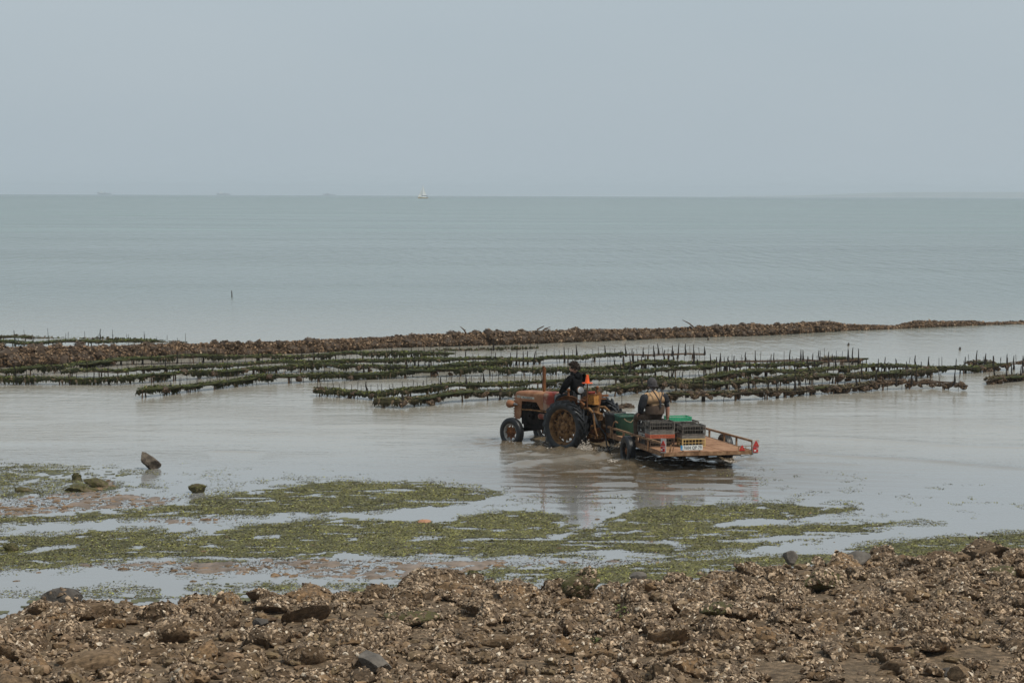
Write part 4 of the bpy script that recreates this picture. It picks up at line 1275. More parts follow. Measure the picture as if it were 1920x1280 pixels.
def wheel(parent, name, c, side, R, w, rr, rim_mat, tyre_mat, lugs=0, disc='front'):
    """disc and rim as the part, tyre and hub as its sub-parts; side +1 left, -1 right"""
    c = Vector(c); ax = Vector((0, side, 0))
    hw = w / 2
    m = MB()
    # rim: well and flanges
    m.lathe([(rr * 1.03, hw * .80), (rr * .96, hw * .74), (rr * .90, hw * .35), (rr * .88, -hw * .3), (rr * .95, -hw * .74), (rr * 1.03, -hw * .8), (rr * 1.0, -hw * .8), (rr * .92, -hw * .7), (rr * .85, -hw * .3), (rr * .87, hw * .35), (rr * .93, hw * .72)], c, ax, 32, 0, True)
    if disc == 'rear':
        # dished centre plate with eight lugs reaching the rim
        pts = []
        n = 64
        for k in range(n):
            a = 2 * math.pi * k / n
            r = rr * (.70 + .17 * max(0, math.cos(8 * a)) ** 1.2)
            pts.append((a, r))
        vo = [c + ax * (hw * .10) + Vector((math.cos(a) * r, 0, math.sin(a) * r)) for a, r in pts]
        vm = [c + ax * (hw * .34) + Vector((math.cos(a), 0, math.sin(a))) * rr * .46 for a, r in pts]
        vi = [c + ax * (hw * .02) + Vector((math.cos(a), 0, math.sin(a))) * rr * .26 for a, r in pts]
        vc = [c + ax * (hw * .05) + Vector((math.cos(a), 0, math.sin(a))) * rr * .03 for a, r in pts]
        V = vo + vm + vi + vc
        F = []
        for L_ in range(3):
            F += [(L_ * n + k, L_ * n + (k + 1) % n, (L_ + 1) * n + (k + 1) % n, (L_ + 1) * n + k) for k in range(n)]
        m.add(V, F)
        for k in range(8):
            a = 2 * math.pi * (k + .5) / 8
            d = Vector((math.cos(a), 0, math.sin(a)))
            m.bar(c + ax * hw * .15 + d * rr * .55, c + ax * hw * .30 + d * rr * .80, .05, .03)
    else:
        n = 40
        V = []; F = []
        for (q_, t, hole) in ((.90, .28, 0), (.80, .30, 0), (.80, .20, 0), (.90, .20, 0)):
            V += [c + ax * (hw * t) + Vector((math.cos(2 * math.pi * k / n), 0, math.sin(2 * math.pi * k / n))) * rr * (q_ + (.05 * math.cos(8 * 2 * math.pi * k / n) if q_ == .60 else 0)) for k in range(n)]
        for L_ in range(3):
            F += [(L_ * n + k, L_ * n + (k + 1) % n, (L_ + 1) * n + (k + 1) % n, (L_ + 1) * n + k) for k in range(n)]
        m.add(V, F)
    part = m.build(name, rim_mat, parent, 35)
    if disc == 'front':
        d_ = MB(); n = 48; V = []; F = []
        for (q_, t) in ((.70, .26), (.68, .34), (.50, .20), (.30, .16), (.02, .2)):
            V += [c + ax * (hw * t) + Vector((math.cos(2 * math.pi * k / n), 0, math.sin(2 * math.pi * k / n))) * rr * (q_ + (.07 * math.cos(8 * 2 * math.pi * k / n) if q_ > .6 else 0)) for k in range(n)]
        for L_ in range(4):
            F += [(L_ * n + k, L_ * n + (k + 1) % n, (L_ + 1) * n + (k + 1) % n, (L_ + 1) * n + k) for k in range(n)]
        d_.add(V, F)
        for k in range(8):
            a = 2 * math.pi * k / 8
            e = Vector((math.cos(a), 0, math.sin(a)))
            d_.bar(c + ax * hw * .25 + e * rr * .70, c + ax * hw * .25 + e * rr * .90, .035, .012)
        d_.build('disc', M_rust if rim_mat is M_rim_pale else M_engine, part, 35)
    t = MB()
    prof = [(rr * 1.0, hw * .78), (rr * 1.08, hw * .95), ((rr + R) * .5, hw * 1.06), (R * .93, hw * .98), (R * .975, hw * .80)]
    if lugs:
        prof = [(r if r < R * .9 else r - .03, q_) for r, q_ in prof]
        top = R - .03
    else:
        top = R
    prof += [(top, hw * .5), (top, hw * .30), (top - .012, hw * .27), (top - .012, hw * .2), (top, hw * .17), (top, -hw * .17), (top - .012, -hw * .2), (top - .012, -hw * .27), (top, -hw * .3), (top, -hw * .5)] if not lugs else [(top, hw * .4), (top, -hw * .4)]
    prof += [(r, -q_) for r, q_ in reversed(prof[:5])]
    t.lathe(prof, c, ax, 44, 0)
    if lugs:
        for k in range(lugs):
            for sd in (1, -1):
                a0 = 2 * math.pi * (k + (.5 if sd < 0 else 0)) / lugs
                row = []
                for u, da in ((.02, 0.0), (.55, -.13), (.98, -.30), (1.06, -.34)):
                    a = a0 + da
                    rad = R if u < 1.0 else R * .90
                    for wd in (-.028, .028):
                        for rz_ in (rad, rad - .055):
                            row.append(c + ax * (sd * hw * u) + Vector((math.cos(a + wd / R), 0, math.sin(a + wd / R))) * rz_)
                F = []
                for i in range(3):
                    o = i * 4
                    F += [(o, o + 2, o + 6, o + 4), (o + 1, o + 5, o + 7, o + 3), (o, o + 4, o + 5, o + 1), (o + 2, o + 3, o + 7, o + 6)]
                F += [(0, 1, 3, 2), (12, 14, 15, 13)]
                t.add(row, F)
    t.build('tyre', tyre_mat, part, 38)
    h = MB()
    h.lathe([(rr * .30, hw * .05), (rr * .28, hw * .42), (rr * .17, hw * .5), (rr * .15, hw * .68), (.002, hw * .7)], c, ax, 20)
    for k in range(8):
        a = 2 * math.pi * k / 8
        h.lathe([(.018, hw * .1), (.018, hw * .42), (.001, hw * .43)], c + Vector((math.cos(a), 0, math.sin(a))) * rr * .38, ax, 6)
    h.build('hub', M_rust if disc == 'front' else M_rust_y, part, 35)
    return part


wheel(tractor, 'rear_wheel', (0, .62, .66), 1, .66, .30, .45, M_rust_y, M_tyre, 20, 'rear')
wheel(tractor, 'rear_wheel', (0, -.70, .66), -1, .66, .30, .45, M_rust_y, M_tyre, 20, 'rear')
wheel(tractor, 'front_wheel', (1.9, .60, .375), 1, .375, .17, .225, M_rim_pale, M_tyre, 0, 'front')
wheel(tractor, 'front_wheel', (1.9, -.60, .375), -1, .375, .17, .225, M_rim_pale, M_tyre, 0, 'front')


def loft(m, secs, mi=0, caps=True):
    n = len(secs[0])
    V = [p for s in secs for p in s]
    F = []
    for i in range(len(secs) - 1):
        F += [(i * n + k, i * n + (k + 1) % n, (i + 1) * n + (k + 1) % n, (i + 1) * n + k) for k in range(n)]
    if caps:
        F.append(tuple(range(n))); F.append(tuple((len(secs) - 1) * n + k for k in range(n - 1, -1, -1)))
    m.add(V, F, mi)


def hood_sec(x, hw, top, bot, r=.09):
    pts = [Vector((x, hw, bot))]
    for k in range(6):
        a = math.pi / 2 * k / 5
        pts.append(Vector((x, hw - r + r * math.cos(a), top - r + r * math.sin(a))))
    for k in range(6):
        a = math.pi / 2 * (1 - k / 5)
        pts.append(Vector((x, -hw + r - r * math.cos(a), top - r + r * math.sin(a))))
    pts.append(Vector((x, -hw, bot)))
    return pts


m = MB()
loft(m, [hood_sec(1.16, .235, 1.415, 1.15), hood_sec(1.5, .235, 1.415, 1.15), hood_sec(1.9, .232, 1.405, 1.15), hood_sec(2.10, .225, 1.39, 1.15), hood_sec(2.17, .205, 1.365, 1.15, .08), hood_sec(2.20, .17, 1.32, 1.15, .06)])
for sd in (1, -1):      # side skirts: rear slant and the strip above the engine bay
    pl = lambda a, b, h, sd=sd: Vector((a, sd * (.2345 - h), b))
    m.prism([(1.16, 1.16), (1.16, .965), (1.24, .965), (1.40, 1.16)], pl, .012)
m.build('bonnet', M_hood, tractor, 35)
m = MB()
loft(m, [hood_sec(.78, .225, 1.40, .985, .10), hood_sec(.9, .245, 1.42, .965, .10), hood_sec(1.12, .245, 1.425, .965, .10), hood_sec(1.145, .24, 1.418, .965, .10)])
m.build('fuel_tank', M_tank, tractor, 35)
m = MB()
for sd in (1, -1):
    pl = lambda a, b, h, sd=sd: Vector((a, sd * (.222 - h), b))
    m.prism([(1.93, 1.155), (2.185, 1.155), (2.185, .74), (2.12, .68), (2.0, .68), (1.95, .80)], pl, .014)
m.box((2.178, 0, .92), (.012, .40, .47))
m.build('nose_panel', M_hood, tractor, 35)
for k in range(9):
    g = MB(); g.box((2.205, 0, .74 + .066 * k), (.05, .42, .030), roty(.35)); g.build('grille_slat', M_rust, tractor)
# plates with lettering on both sides of the bonnet
for sd in (1, -1):
    g = MB(); g.box((1.70, sd * .2385, 1.245), (.46, .006, .055)); pl = g.build('name_plate', M_plate, tractor)
    t = link('lettering', text_mesh('McCORMICK', .062, M_letter), pl)
    t.location = (1.70, sd * .2430, 1.243); t.rotation_euler = (math.pi / 2, 0, math.pi if sd > 0 else 0)
    g = MB(); g.box((2.03, sd * .233, 1.255), (.12, .006, .06)); pl = g.build('model_plate', M_plate, tractor)
    for j in range(3):
        b = MB(); b.box((1.995 + .035 * j, sd * .2375, 1.255), (.018, .003, .034)); b.build('mark', M_grey, pl)
# headlamps on brackets
for sd in (1, -1):
    c = Vector((2.20, sd * .34, 1.06))
    h = MB(); h.lathe([(.085, .09), (.10, .07), (.10, .03), (.085, -.05), (.05, -.10), (.002, -.115)], c, (1, 0, 0), 20)
    h.bar(c + Vector((-.08, -sd * .04, 0)), c + Vector((-.18, -sd * .14, -.01)), .03, .03)
    lamp = h.build('headlamp', M_hood, tractor, 40)
    MB().lathe([(.088, .088), (.06, .105), (.001, .112)], c, (1, 0, 0), 20).build('lens', M_lens, lamp, 40)
    MB().tube([c + Vector((-.11, 0, .01)), c + Vector((-.22, -sd * .01, .0))], [.03, .022], 8).build('socket', M_grey, lamp, 40)
# engine and running gear
m = MB()
m.box((1.45, 0, .86), (.72, .30, .56)); m.box((1.02, 0, .74), (.42, .36, .48)); m.box((1.9, 0, .80), (.2, .30, .5)); m.box((1.5, 0, .53), (.9, .24, .16))
m.box((.55, 0, .70), (.9, .34, .42)); m.box((0.0, 0, .68), (.5, .62, .36)); m.box((-.28, 0, .66), (.3, .36, .42))
for k in range(4):
    m.lathe([(.05, 0), (.05, .06), (.03, .07)], (1.25 + .14 * k, .15, 1.02), (0, 1, 0), 10)
m.lathe([(.09, 0), (.09, .12), (.03, .13)], (1.60, .15, .80), (0, 1, 0), 14)
m.tube([(0, -.56, .66), (0, .48, .66)], .11, 12)
m.build('engine_block', M_engine, tractor, 35)
MB().lathe([(.075, 0), (.075, .20), (.05, .22), (.001, .23)], (1.10, .20, .80), (1, 0, 0), 14).build('oil_filter', M_tank, tractor, 40)
MB().tube([(1.92, .25, .93), (1.5, .27, .945), (.85, .27, .925)], .017, 8).build('steering_rod', M_rust_y, tractor, 40)
g = MB(); g.tube([(.96, .30, .86), (.95, .32, .74), (.93, .31, .60), (.95, .31, .54)], [.045, .05, .04, .035], 8); g.build('hose_sleeve', M_blue, tractor, 40)
g = MB(); g.bar((.83, .30, .90), (.83, .30, .5), .05, .03); g.bar((.83, .30, .88), (.70, .30, .88), .12, .04); g.bar((.86, .34, .5), (.66, .34, .5), .14, .025); g.build('foot_step', M_rust, tractor)
g = MB(); g.bar((1.9, .50, .42), (1.9, -.50, .42), .09, .09); g.bar((1.9, .5, .42), (1.9, .5, .60), .06, .06); g.bar((1.9, -.5, .42), (1.9, -.5, .6), .06, .06); g.bar((1.9, .02, .46), (1.9, .02, .66), .16, .16)
g.bar((1.78, .48, .40), (1.78, -.48, .40), .03, .03); g.build('front_axle', M_engine, tractor)
MB().tube([(1.32, .03, 1.38), (1.32, .03, 1.55), (1.32, .03, 2.00)], [.032, .045, .045], 12).tube([(1.32, .03, 1.98), (1.335, .05, 2.06)], [.038, .03], 10).build('exhaust_pipe', M_rust, tractor, 40)
# dashboard, steering wheel, seat
g = MB(); loft(g, [hood_sec(.62, .19, 1.34, .95, .08), hood_sec(.785, .215, 1.40, .95, .09)]); g.build('dashboard', M_grey, tractor, 35)
sw = MB()
cw = Vector((.64, .0, 1.56)); axw = Vector((-.55, 0, .85)).normalized(); uw = axw.orthogonal().normalized(); vw = axw.cross(uw)
ring = [cw + (uw * math.cos(2 * math.pi * k / 24) + vw * math.sin(2 * math.pi * k / 24)) * .20 for k in range(25)]
sw.tube(ring, .014, 6)
for k in range(3):
    a = 2 * math.pi * k / 3
    sw.tube([cw - axw * .03, cw + (uw * math.cos(a) + vw * math.sin(a)) * .2], .011, 5)
sw.tube([cw, cw - axw * .3], .02, 8)
sw.build('steering_wheel', M_grey, tractor, 40)
g = MB(); g.ball((.02, 0, 1.30), .24, 3, 0, (1, 1, .26)); g.ball((-.20, 0, 1.40), .2, 3, 0, (.28, 1, .7)); g.bar((.0, 0, 1.26), (.15, 0, .85), .08, .03); g.build('seat', M_engine, tractor, 40)
for k, (lx, ly) in enumerate(((.50, .13), (.42, -.10))):
    g = MB(); g.tube([(lx, ly, .95), (lx - .05, ly, 1.25), (lx - .09, ly, 1.42)], [.011, .010, .010], 6); g.ball((lx - .09, ly, 1.44), .028, 2); g.build('gear_lever', M_rust, tractor, 50)
# fenders: quarter shells on the inner side of each rear wheel
for sd, yi, a0_, a1_ in ((1, .44, 55, 76), (-1, .50, 50, 45)):
    m = MB()
    n = 18
    outr = [(.0 + math.cos(a) * .74, .66 + math.sin(a) * .755) for a in [R_(a0_ + a1_ * k / n) for k in range(n + 1)]]
    inn = [(.0 + math.cos(a) * .55, .66 + math.sin(a) * .55) for a in [R_(a0_ + a1_ * k / n) for k in range(n + 1)]]
    V = []; F = []
    for (x1, z1), (x2, z2) in zip(outr, inn):
        V += [Vector((x1, sd * yi, z1)), Vector((x2, sd * yi, z2)), Vector((x1, sd * (yi - .012), z1)), Vector((x2, sd * (yi - .012), z2)), Vector((x1, sd * (yi + .07), z1 - .008)), Vector((x1, sd * (yi + .07), z1 + .004))]
    for k in range(n):
        o = k * 6; p_ = o + 6
        F += [(o, o + 1, p_ + 1, p_), (o + 2, p_ + 2, p_ + 3, o + 3), (o + 2, o + 5, p_ + 5, p_ + 2), (o, p_, p_ + 4, o + 4), (o + 4, p_ + 4, p_ + 5, o + 5), (o + 1, o + 3, p_ + 3, p_ + 1)]
    m.add(V, F)
    m.build('fender', M_rust, tractor, 40)
g = MB(); g.box((-.15, .0, 1.32), (.5, .86, .02)); g.bar((-.38, .40, 1.40), (-.38, -.5, 1.40), .05, .05); g.build('rear_platform', M_rust, tractor)
# rear tool box, right mudguard plate, knobs, work lamp, pole
g = MB(); g.box((-.50, .16, 1.34), (.22, .19, .24)); bx_ = g.build('tool_box', M_box, tractor)
g = MB(); g.box((-.50, .16, 1.468), (.235, .20, .016)); g.build('lid', M_rust, bx_)
g = MB(); pl = lambda a, b, h: Vector((-.52 + h, a, b)); g.prism([(.055, 1.20), (.055, 1.46), (-.07, 1.52), (-.14, 1.46), (-.07, 1.18)], pl, .03); g.build('mudguard_plate', M_rust, tractor)
for (x, y, z0_, z1_, r) in ((.10, .42, 1.40, 1.53, .045), (-.50, .02, 1.48, 1.61, .045)):
    g = MB(); g.tube([(x, y, z0_), (x, y, z1_)], [.03, .022], 8); g.ball((x, y, z1_ + .02), r, 2); g.build('knob', M_rust, tractor, 50)
g = MB(); g.tube([(-.28, .40, 1.44), (-.30, .40, 1.52)], .018, 8); g.lathe([(.002, .10), (.05, .09), (.085, .03), (.092, -.02), (.085, -.035)], (-.30, .42, 1.58), (.8, -.35, .0), 20)
wlamp = g.build('work_lamp', M_rust, tractor, 40)
MB().lathe([(.082, -.035), (.06, -.052), (.001, -.06)], (-.30, .42, 1.58), (.8, -.35, .0), 20).build('lens', M_lens, wlamp, 40)
g = MB(); g.tube([(-.30, .46, 1.46), (-.30, .46, 1.28)], [.035, .035], 10); g.build('indicator_lamp', M_white, tractor, 40)
MB().tube([(-.52, .40, 1.15), (-.52, .40, 1.78)], .017, 8).build('beacon_pole', M_rust, tractor, 40)
MB().tube([(-.46, .30, 1.515), (-.56, .16, 1.52)], .035, 12).build('rolled_tube', M_tank, tractor, 40)
# three point linkage and drawbar
m = MB()
for sd in (1, -1):
    m.tube([(-.25, sd * .26, 1.10), (-.48, sd * .28, 1.12), (-.62, sd * .30, 1.02)], [.04, .04, .035], 8)
    m.tube([(-.62, sd * .30, 1.02), (-.72, sd * .32, .62), (-.80, sd * .33, .46)], .024, 8)
    m.bar((-.2, sd * .28, .5), (-.74, sd * .34, .44), .05, .06)
m.bar((-.3, 0, .98), (-.62, 0, .90), .14, .16)
m.bar((-.42, .10, .90), (-.78, .14, .45), .06, .05)
m.bar((-.74, .38, .44), (-.74, -.38, .44), .07, .07)
m.build('rear_linkage', M_rust_y, tractor, 35)
g = MB(); g.box((-.36, 0, 1.02), (.16, .30, .20)); g.lathe([(.10, 0), (.10, .14), (.03, .18)], (-.42, .10, .62), (-1, 0, 0), 14); g.build('hydraulic_housing', M_rust_y, tractor, 40)
MB().tube([(-.45, .18, 1.08), (-.60, .22, .86), (-.68, .18, .66)], [.05, .055, .03], 8).build('hydraulic_hose', M_tyre, tractor, 40)
MB().tube([(-.70, .16, .70), (-.86, .10, .50), (-.92, .12, .25), (-1.12, .20, .10)], .018, 6).build('trailing_hose', M_tyre, tractor, 40)
g = MB(); g.ball((-.80, .05, .98), .06, 2); g.build('tail_lamp', M_white, tractor, 60)
g = MB(); g.lathe([(.32, .0), (.28, .03), (.12, .05)], (-.55, .0, .45), (-.3, .2, -.4), 24); g.build('belly_guard', M_rust, tractor, 40)

# traffic cone on the pole
cone_p = tr(-.52, .40, 1.765)
cone = link('traffic_cone', None, None, 'bright orange traffic cone stuck on the pole behind the driver', 'traffic cone')
cone.scale = (.88, .88, .9); cone.location = cone_p; cone.rotation_euler = (0, 0, .3)
MB().lathe([(.068, .012), (.036, .20), (.034, .225), (.020, .228), (.02, .215), (.055, .01)], (0, 0, 0), (0, 0, 1), 24).build('cone_body', M_cone, cone, 40)
MB().prism([(math.cos(R_(45 * k + 22)) * .155, math.sin(R_(45 * k + 22)) * .155) for k in range(8)], lambda a, b, h: Vector((a, b, h - .004 - .08 * max(0, math.hypot(a, b) - .12))), .016).build('cone_base', M_cone, cone, 30)


# ------------------------------------------------------------------ people
def skin_mesh(joints, edges, sub=2, root=0):
    me = bpy.data.meshes.new('body')
    me.from_pydata([j[:3] for j in joints], edges, [])
    ob = bpy.data.objects.new('body', me); COL.objects.link(ob)
    sk = ob.modifiers.new('skin', 'SKIN'); sk.use_smooth_shade = True; sk.branch_smoothing = .6
    for i, j in enumerate(joints):
        d = me.skin_vertices[0].data[i]
        d.radius = (j[3], j[4] if len(j) > 4 else j[3]); d.use_root = (i == root)
    ss = ob.modifiers.new('sub', 'SUBSURF'); ss.levels = sub; ss.render_levels = sub
    bpy.context.view_layer.update()
    r = bpy.data.meshes.new_from_object(ob.evaluated_get(bpy.context.evaluated_depsgraph_get()))
    v = [Vector(q.co) for q in r.vertices]; f = [tuple(p.vertices) for p in r.polygons]
    bpy.data.objects.remove(ob); bpy.data.meshes.remove(me); bpy.data.meshes.remove(r)
    return v, f


def head_into(mb, c, rot):
    """face looks along local +x"""
    bm = bmesh.new(); bmesh.ops.create_icosphere(bm, subdivisions=4, radius=1)
    V = []
    for q in bm.verts:
        x, y, z = q.co
        w = 1 - .22 * max(0, -z) ** 1.3 * (1 if x > -.2 else .6)
        p = Vector((x * .098 * (1 - .12 * max(0, -z)), y * .076 * w, z * .118))
        nose = math.exp(-((y / .16) ** 2 + ((z + .12) / .20) ** 2)) * max(0, x)
        p.x += .030 * nose
        p.x += .012 * math.exp(-((y / .5) ** 2 + ((z - .28) / .12) ** 2)) * max(0, x)
        p.x -= .014 * (math.exp(-(((y - .42) / .18) ** 2 + ((z - .08) / .12) ** 2)) + math.exp(-(((y + .42) / .18) ** 2 + ((z - .08) / .12) ** 2))) * max(0, x)
        p.x += .014 * math.exp(-((y / .4) ** 2 + ((z + .85) / .2) ** 2)) * max(0, x)
        V.append(c + rot @ p)
    F = [tuple(x.index for x in q.verts) for q in bm.faces]; bm.free()
    mb.add(V, F, 0)
    for sd in (1, -1):
        mb.ball(c + rot @ Vector((.078, sd * .032, .010)), .012, 2, 1)
        mb.ball(c + rot @ Vector((-.008, sd * .078, -.005)), .03, 2, 0, (.7, .35, 1.05), rot)
    mb.ball(c + rot @ Vector((.088, 0, -.058)), .022, 2, 2, (.45, 1, .30), rot)


def hand_into(mb, wrist, direction, palm_n, side, curl=.8, s=1.0):
    """palm and five curled fingers; palm_n points out of the palm"""
    d = Vector(direction).normalized(); n = Vector(palm_n); n = (n - d * n.dot(d)).normalized(); a = d.cross(n) * side
    w = Vector(wrist)
    pj = [(*(w - d * .02), .024), (*(w + d * .035), .036, .020), (*(w + d * .085), .040, .018)]
    v, f = skin_mesh(pj, [(0, 1), (1, 2)], 1)
    mb.add(v, f, 0)
    for k, (off_, L, r) in enumerate(((.030, .070, .0088), (.010, .078, .0092), (-.010, .072, .0088), (-.029, .058, .0080))):
        b = w + d * .075 + a * off_
        p1 = b + d * .022 * 1.0; 
        d2 = (d * math.cos(curl * .8) + n * math.sin(curl * .8)); p2 = p1 + d2 * L * .42
        d3 = (d * math.cos(curl * 1.7) + n * math.sin(curl * 1.7)); p3 = p2 + d3 * L * .32
        d4 = (d * math.cos(curl * 2.4) + n * math.sin(curl * 2.4)); p4 = p3 + d4 * L * .22
        v, f = skin_mesh([(*b, r * 1.1), (*p1, r * 1.05), (*p2, r), (*p3, r * .92), (*p4, r * .7)], [(i, i + 1) for i in range(4)], 1)
        mb.add(v, f, 0)
    b = w + d * .02 + a * .026
    p1 = b + d * .028 + a * .026 + n * .008; p2 = p1 + d * .030 + a * .006 + n * .016; p3 = p2 + d * .02 - a * .008 + n * .012
    v, f = skin_mesh([(*b, .013), (*p1, .0115), (*p2, .010), (*p3, .0075)], [(i, i + 1) for i in range(3)], 1)
    mb.add(v, f, 0)


def person(label, loc, rz, pose, clothes, hat, sc=1.0):
    root = thing('person', label, 'person', loc, rz)
    root.scale = (sc, sc, sc)
    J = dict(pose)
    names = list(J)
    idx = {n: i for i, n in enumerate(names)}
    E = [('pelvis', 'waist'), ('waist', 'chest'), ('chest', 'neckb'), ('neckb', 'neck')]
    for s in 'LR':
        E += [('chest', 'sh' + s), ('sh' + s, 'el' + s), ('el' + s, 'wr' + s), ('pelvis', 'hip' + s), ('hip' + s, 'kn' + s), ('kn' + s, 'an' + s), ('an' + s, 'to' + s)]
    Jb = {n: (j if n[:2] in hat['bare'] and n != 'neckb' else tuple(j[:3]) + tuple(r * .72 for r in j[3:])) for n, j in J.items()}
    v, f = skin_mesh([Jb[n] for n in names], [(idx[a], idx[b]) for a, b in E], 2, idx['pelvis'])
    b = MB()
    segs = [(Vector(J[a_][:3]), Vector(J[b_][:3]), hat['under'].get(b_, 0)) for a_, b_ in E]

    def layer(p_):
        best = (9, 0)
        for a_, b_, mi_ in segs:
            d_ = b_ - a_; t_ = max(0, min(1, (p_ - a_).dot(d_) / d_.length_squared))
            q_ = (a_ + d_ * t_ - p_).length
            if q_ < best[0]: best = (q_, mi_)
        return best[1]
    b.add(v, f, 0)
    b.m = [layer(sum((v[i] for i in q_), Vector()) / len(q_)) for q_ in f]
    hc = Vector(J['neck'][:3]) + Vector((.028, 0, .125)); hrot = rotz(hat['yaw']) @ roty(hat.get('nod', 0))
    head_into(b, hc, hrot)
    for s, sd in (('L', 1), ('R', -1)):
        w = Vector(J['wr' + s][:3]); e = Vector(J['el' + s][:3])
        hand_into(b, w, hat['hand' + s][0], hat['hand' + s][1], sd, hat['hand' + s][2])
    b.build('body', [M_skin, M_eye, M_lip] + hat['cloth'], root, 60)
    for name, m_, parts, grow, cut in clothes:
        used = []
        ed = []
        sub_i = {}
        for a, c in parts:
            for q_ in (a, c):
                if q_ not in sub_i:
                    sub_i[q_] = len(used)
                    j = J[q_] if isinstance(q_, str) else q_
                    g = grow.get(q_, grow['*']) if isinstance(q_, str) else 0
                    used.append(tuple(j[:3]) + tuple(r + g for r in j[3:]))
            ed.append((sub_i[a], sub_i[c]))
        v, f = skin_mesh(used, ed, 2, 0)
        o = MB().add(v, f).build(name, m_, root, 70)
    return root, hc, hrot


seatz = 1.40
drv = dict(pelvis=(0, 0, .10, .15, .14), waist=(.0, 0, .28, .14, .13), chest=(.04, 0, .46, .17, .145), neckb=(.065, 0, .575, .085), neck=(.085, 0, .605, .06),
           shL=(.05, .185, .535, .08), elL=(.14, .30, .28, .052), wrL=(.36, .20, .145, .034), shR=(.05, -.185, .535, .08), elR=(.16, -.30, .28, .052), wrR=(.38, -.20, .16, .034),
           hipL=(.05, .11, .08, .095), knL=(.46, .17, .02, .07), anL=(.52, .16, -.40, .045), toL=(.66, .17, -.45, .035),
           hipR=(.05, -.11, .08, .095), knR=(.46, -.17, .02, .07), anR=(.52, -.16, -.40, .045), toR=(.66, -.17, -.45, .035))
jk = [('pelvis', 'waist'), ('waist', 'chest'), ('chest', 'neckb'), ('chest', 'shL'), ('shL', 'elL'), ('elL', 'wrL'), ('chest', 'shR'), ('shR', 'elR'), ('elR', 'wrR')]
tz = [('pelvis', 'hipL'), ('hipL', 'knL'), ('knL', 'anL'), ('pelvis', 'hipR'), ('hipR', 'knR'), ('knR', 'anR')]
driver, hc, hr = person('person with bushy dark hair in a black jacket driving the tractor', tr(.14, .06, 1.29), TR_ROT, drv,
                        [('jacket', M_jacket, jk, {'*': .055, 'chest': .075, 'pelvis': .05, 'shL': .05, 'shR': .05, 'elL': .035, 'elR': .035, 'neckb': .045, 'wrL': .016, 'wrR': .016}, None), ('trousers', M_trouser, tz, {'*': .015}, None),
                         ('boot', M_boot, [('anL', 'toL')], {'*': .015}, None), ('boot', M_boot, [('anR', 'toR')], {'*': .015}, None)],
                        dict(cloth=[M_jacket, M_trouser], under={k: 3 for k in ('waist', 'chest', 'neckb', 'shL', 'elL', 'wrL', 'shR', 'elR', 'wrR')} | {k + s_: 4 for k in ('hip', 'kn', 'an', 'to') for s_ in 'LR'},
                             bare=('ne', 'wr'), yaw=.45, nod=.12, handL=((.75, -.1, .02), (0, 0, -1), 1.0), handR=((.75, .1, .02), (0, 0, -1), 1.0)), sc=1.06)
# bushy hair: cap of many curls
hm = MB()
rg = random.Random(5)
for k in range(150):
    a = rg.uniform(0, 2 * math.pi); t = rg.uniform(-.35, 1)
    r_ = math.sqrt(max(0, 1 - t * t))
    d = Vector((math.cos(a) * r_, math.sin(a) * r_, t))
    if d.x > .30 and d.z < .62:
        continue
    if d.z < -.05 and d.x > -.1:
        continue
    cpos = hc + hr @ Vector((d.x * .108 - .012, d.y * .090, d.z * .122 + .012))
    hm.ball(cpos + hr @ d * rg.uniform(.0, .02) + Vector((rg.uniform(-.01, .01), rg.uniform(-.01, .01), rg.uniform(-.01, .012))), rg.uniform(.026, .042), 1, 0, (1, 1, rg.uniform(.7, 1.2)))
    if rg.random() < .45:
        e = hr @ d
        hm.tube([cpos, cpos + e * .035, cpos + e * .05 + Vector((rg.uniform(-.02, .02), rg.uniform(-.02, .02), rg.uniform(-.01, .02)))], [.012, .009, .004], 5)
hm.build('hair', M_hair, driver, 60)
g = MB()      # jacket collar and folded hood
nb = Vector(drv['neckb'][:3])
ringc = [nb + Vector((math.cos(2 * math.pi * k / 20) * .085 - .01, math.sin(2 * math.pi * k / 20) * .10, .035 + .02 * math.cos(2 * math.pi * k / 20))) for k in range(21)]
g.tube(ringc, .034, 8); g.ball(nb + Vector((-.10, 0, -.02)), .10, 3, 0, (.55, 1.15, .75)); g.build('hood', M_jacket, driver, 60)

# worker seated on the crates, back to the camera
wk_seat = tl(1.80, .71, .12 + .43 + .53)
WR = TL_ROT + R_(12)
wkr = dict(pelvis=(0, 0, .12, .17, .155), waist=(.0, 0, .30, .165, .145), chest=(.05, 0, .49, .20, .155), neckb=(.07, 0, .60, .09), neck=(.10, 0, .625, .06),
           shL=(.05, .19, .565, .085), elL=(.05, .30, .29, .052), wrL=(.20, .24, .16, .035), shR=(.04, -.20, .565, .085), elR=(.0, -.30, .29, .053), wrR=(.03, -.32, .03, .036),
           hipL=(.06, .11, .10, .11), knL=(.44, .17, .08, .075), anL=(.47, .17, -.36, .045), toL=(.60, .18, -.42, .038),
           hipR=(.06, -.11, .10, .11), knR=(.44, -.14, .08, .082), anR=(.48, -.14, -.36, .055), toR=(.62, -.14, -.42, .04))
up = lambda a, b, t: tuple(Vector(wkr[a][:3]).lerp(Vector(wkr[b][:3]), t)) + (wkr[a][3] * (1 - t) + wkr[b][3] * t,)
midR = up('shR', 'elR', .78)
midR = midR[:3] + (.082,)
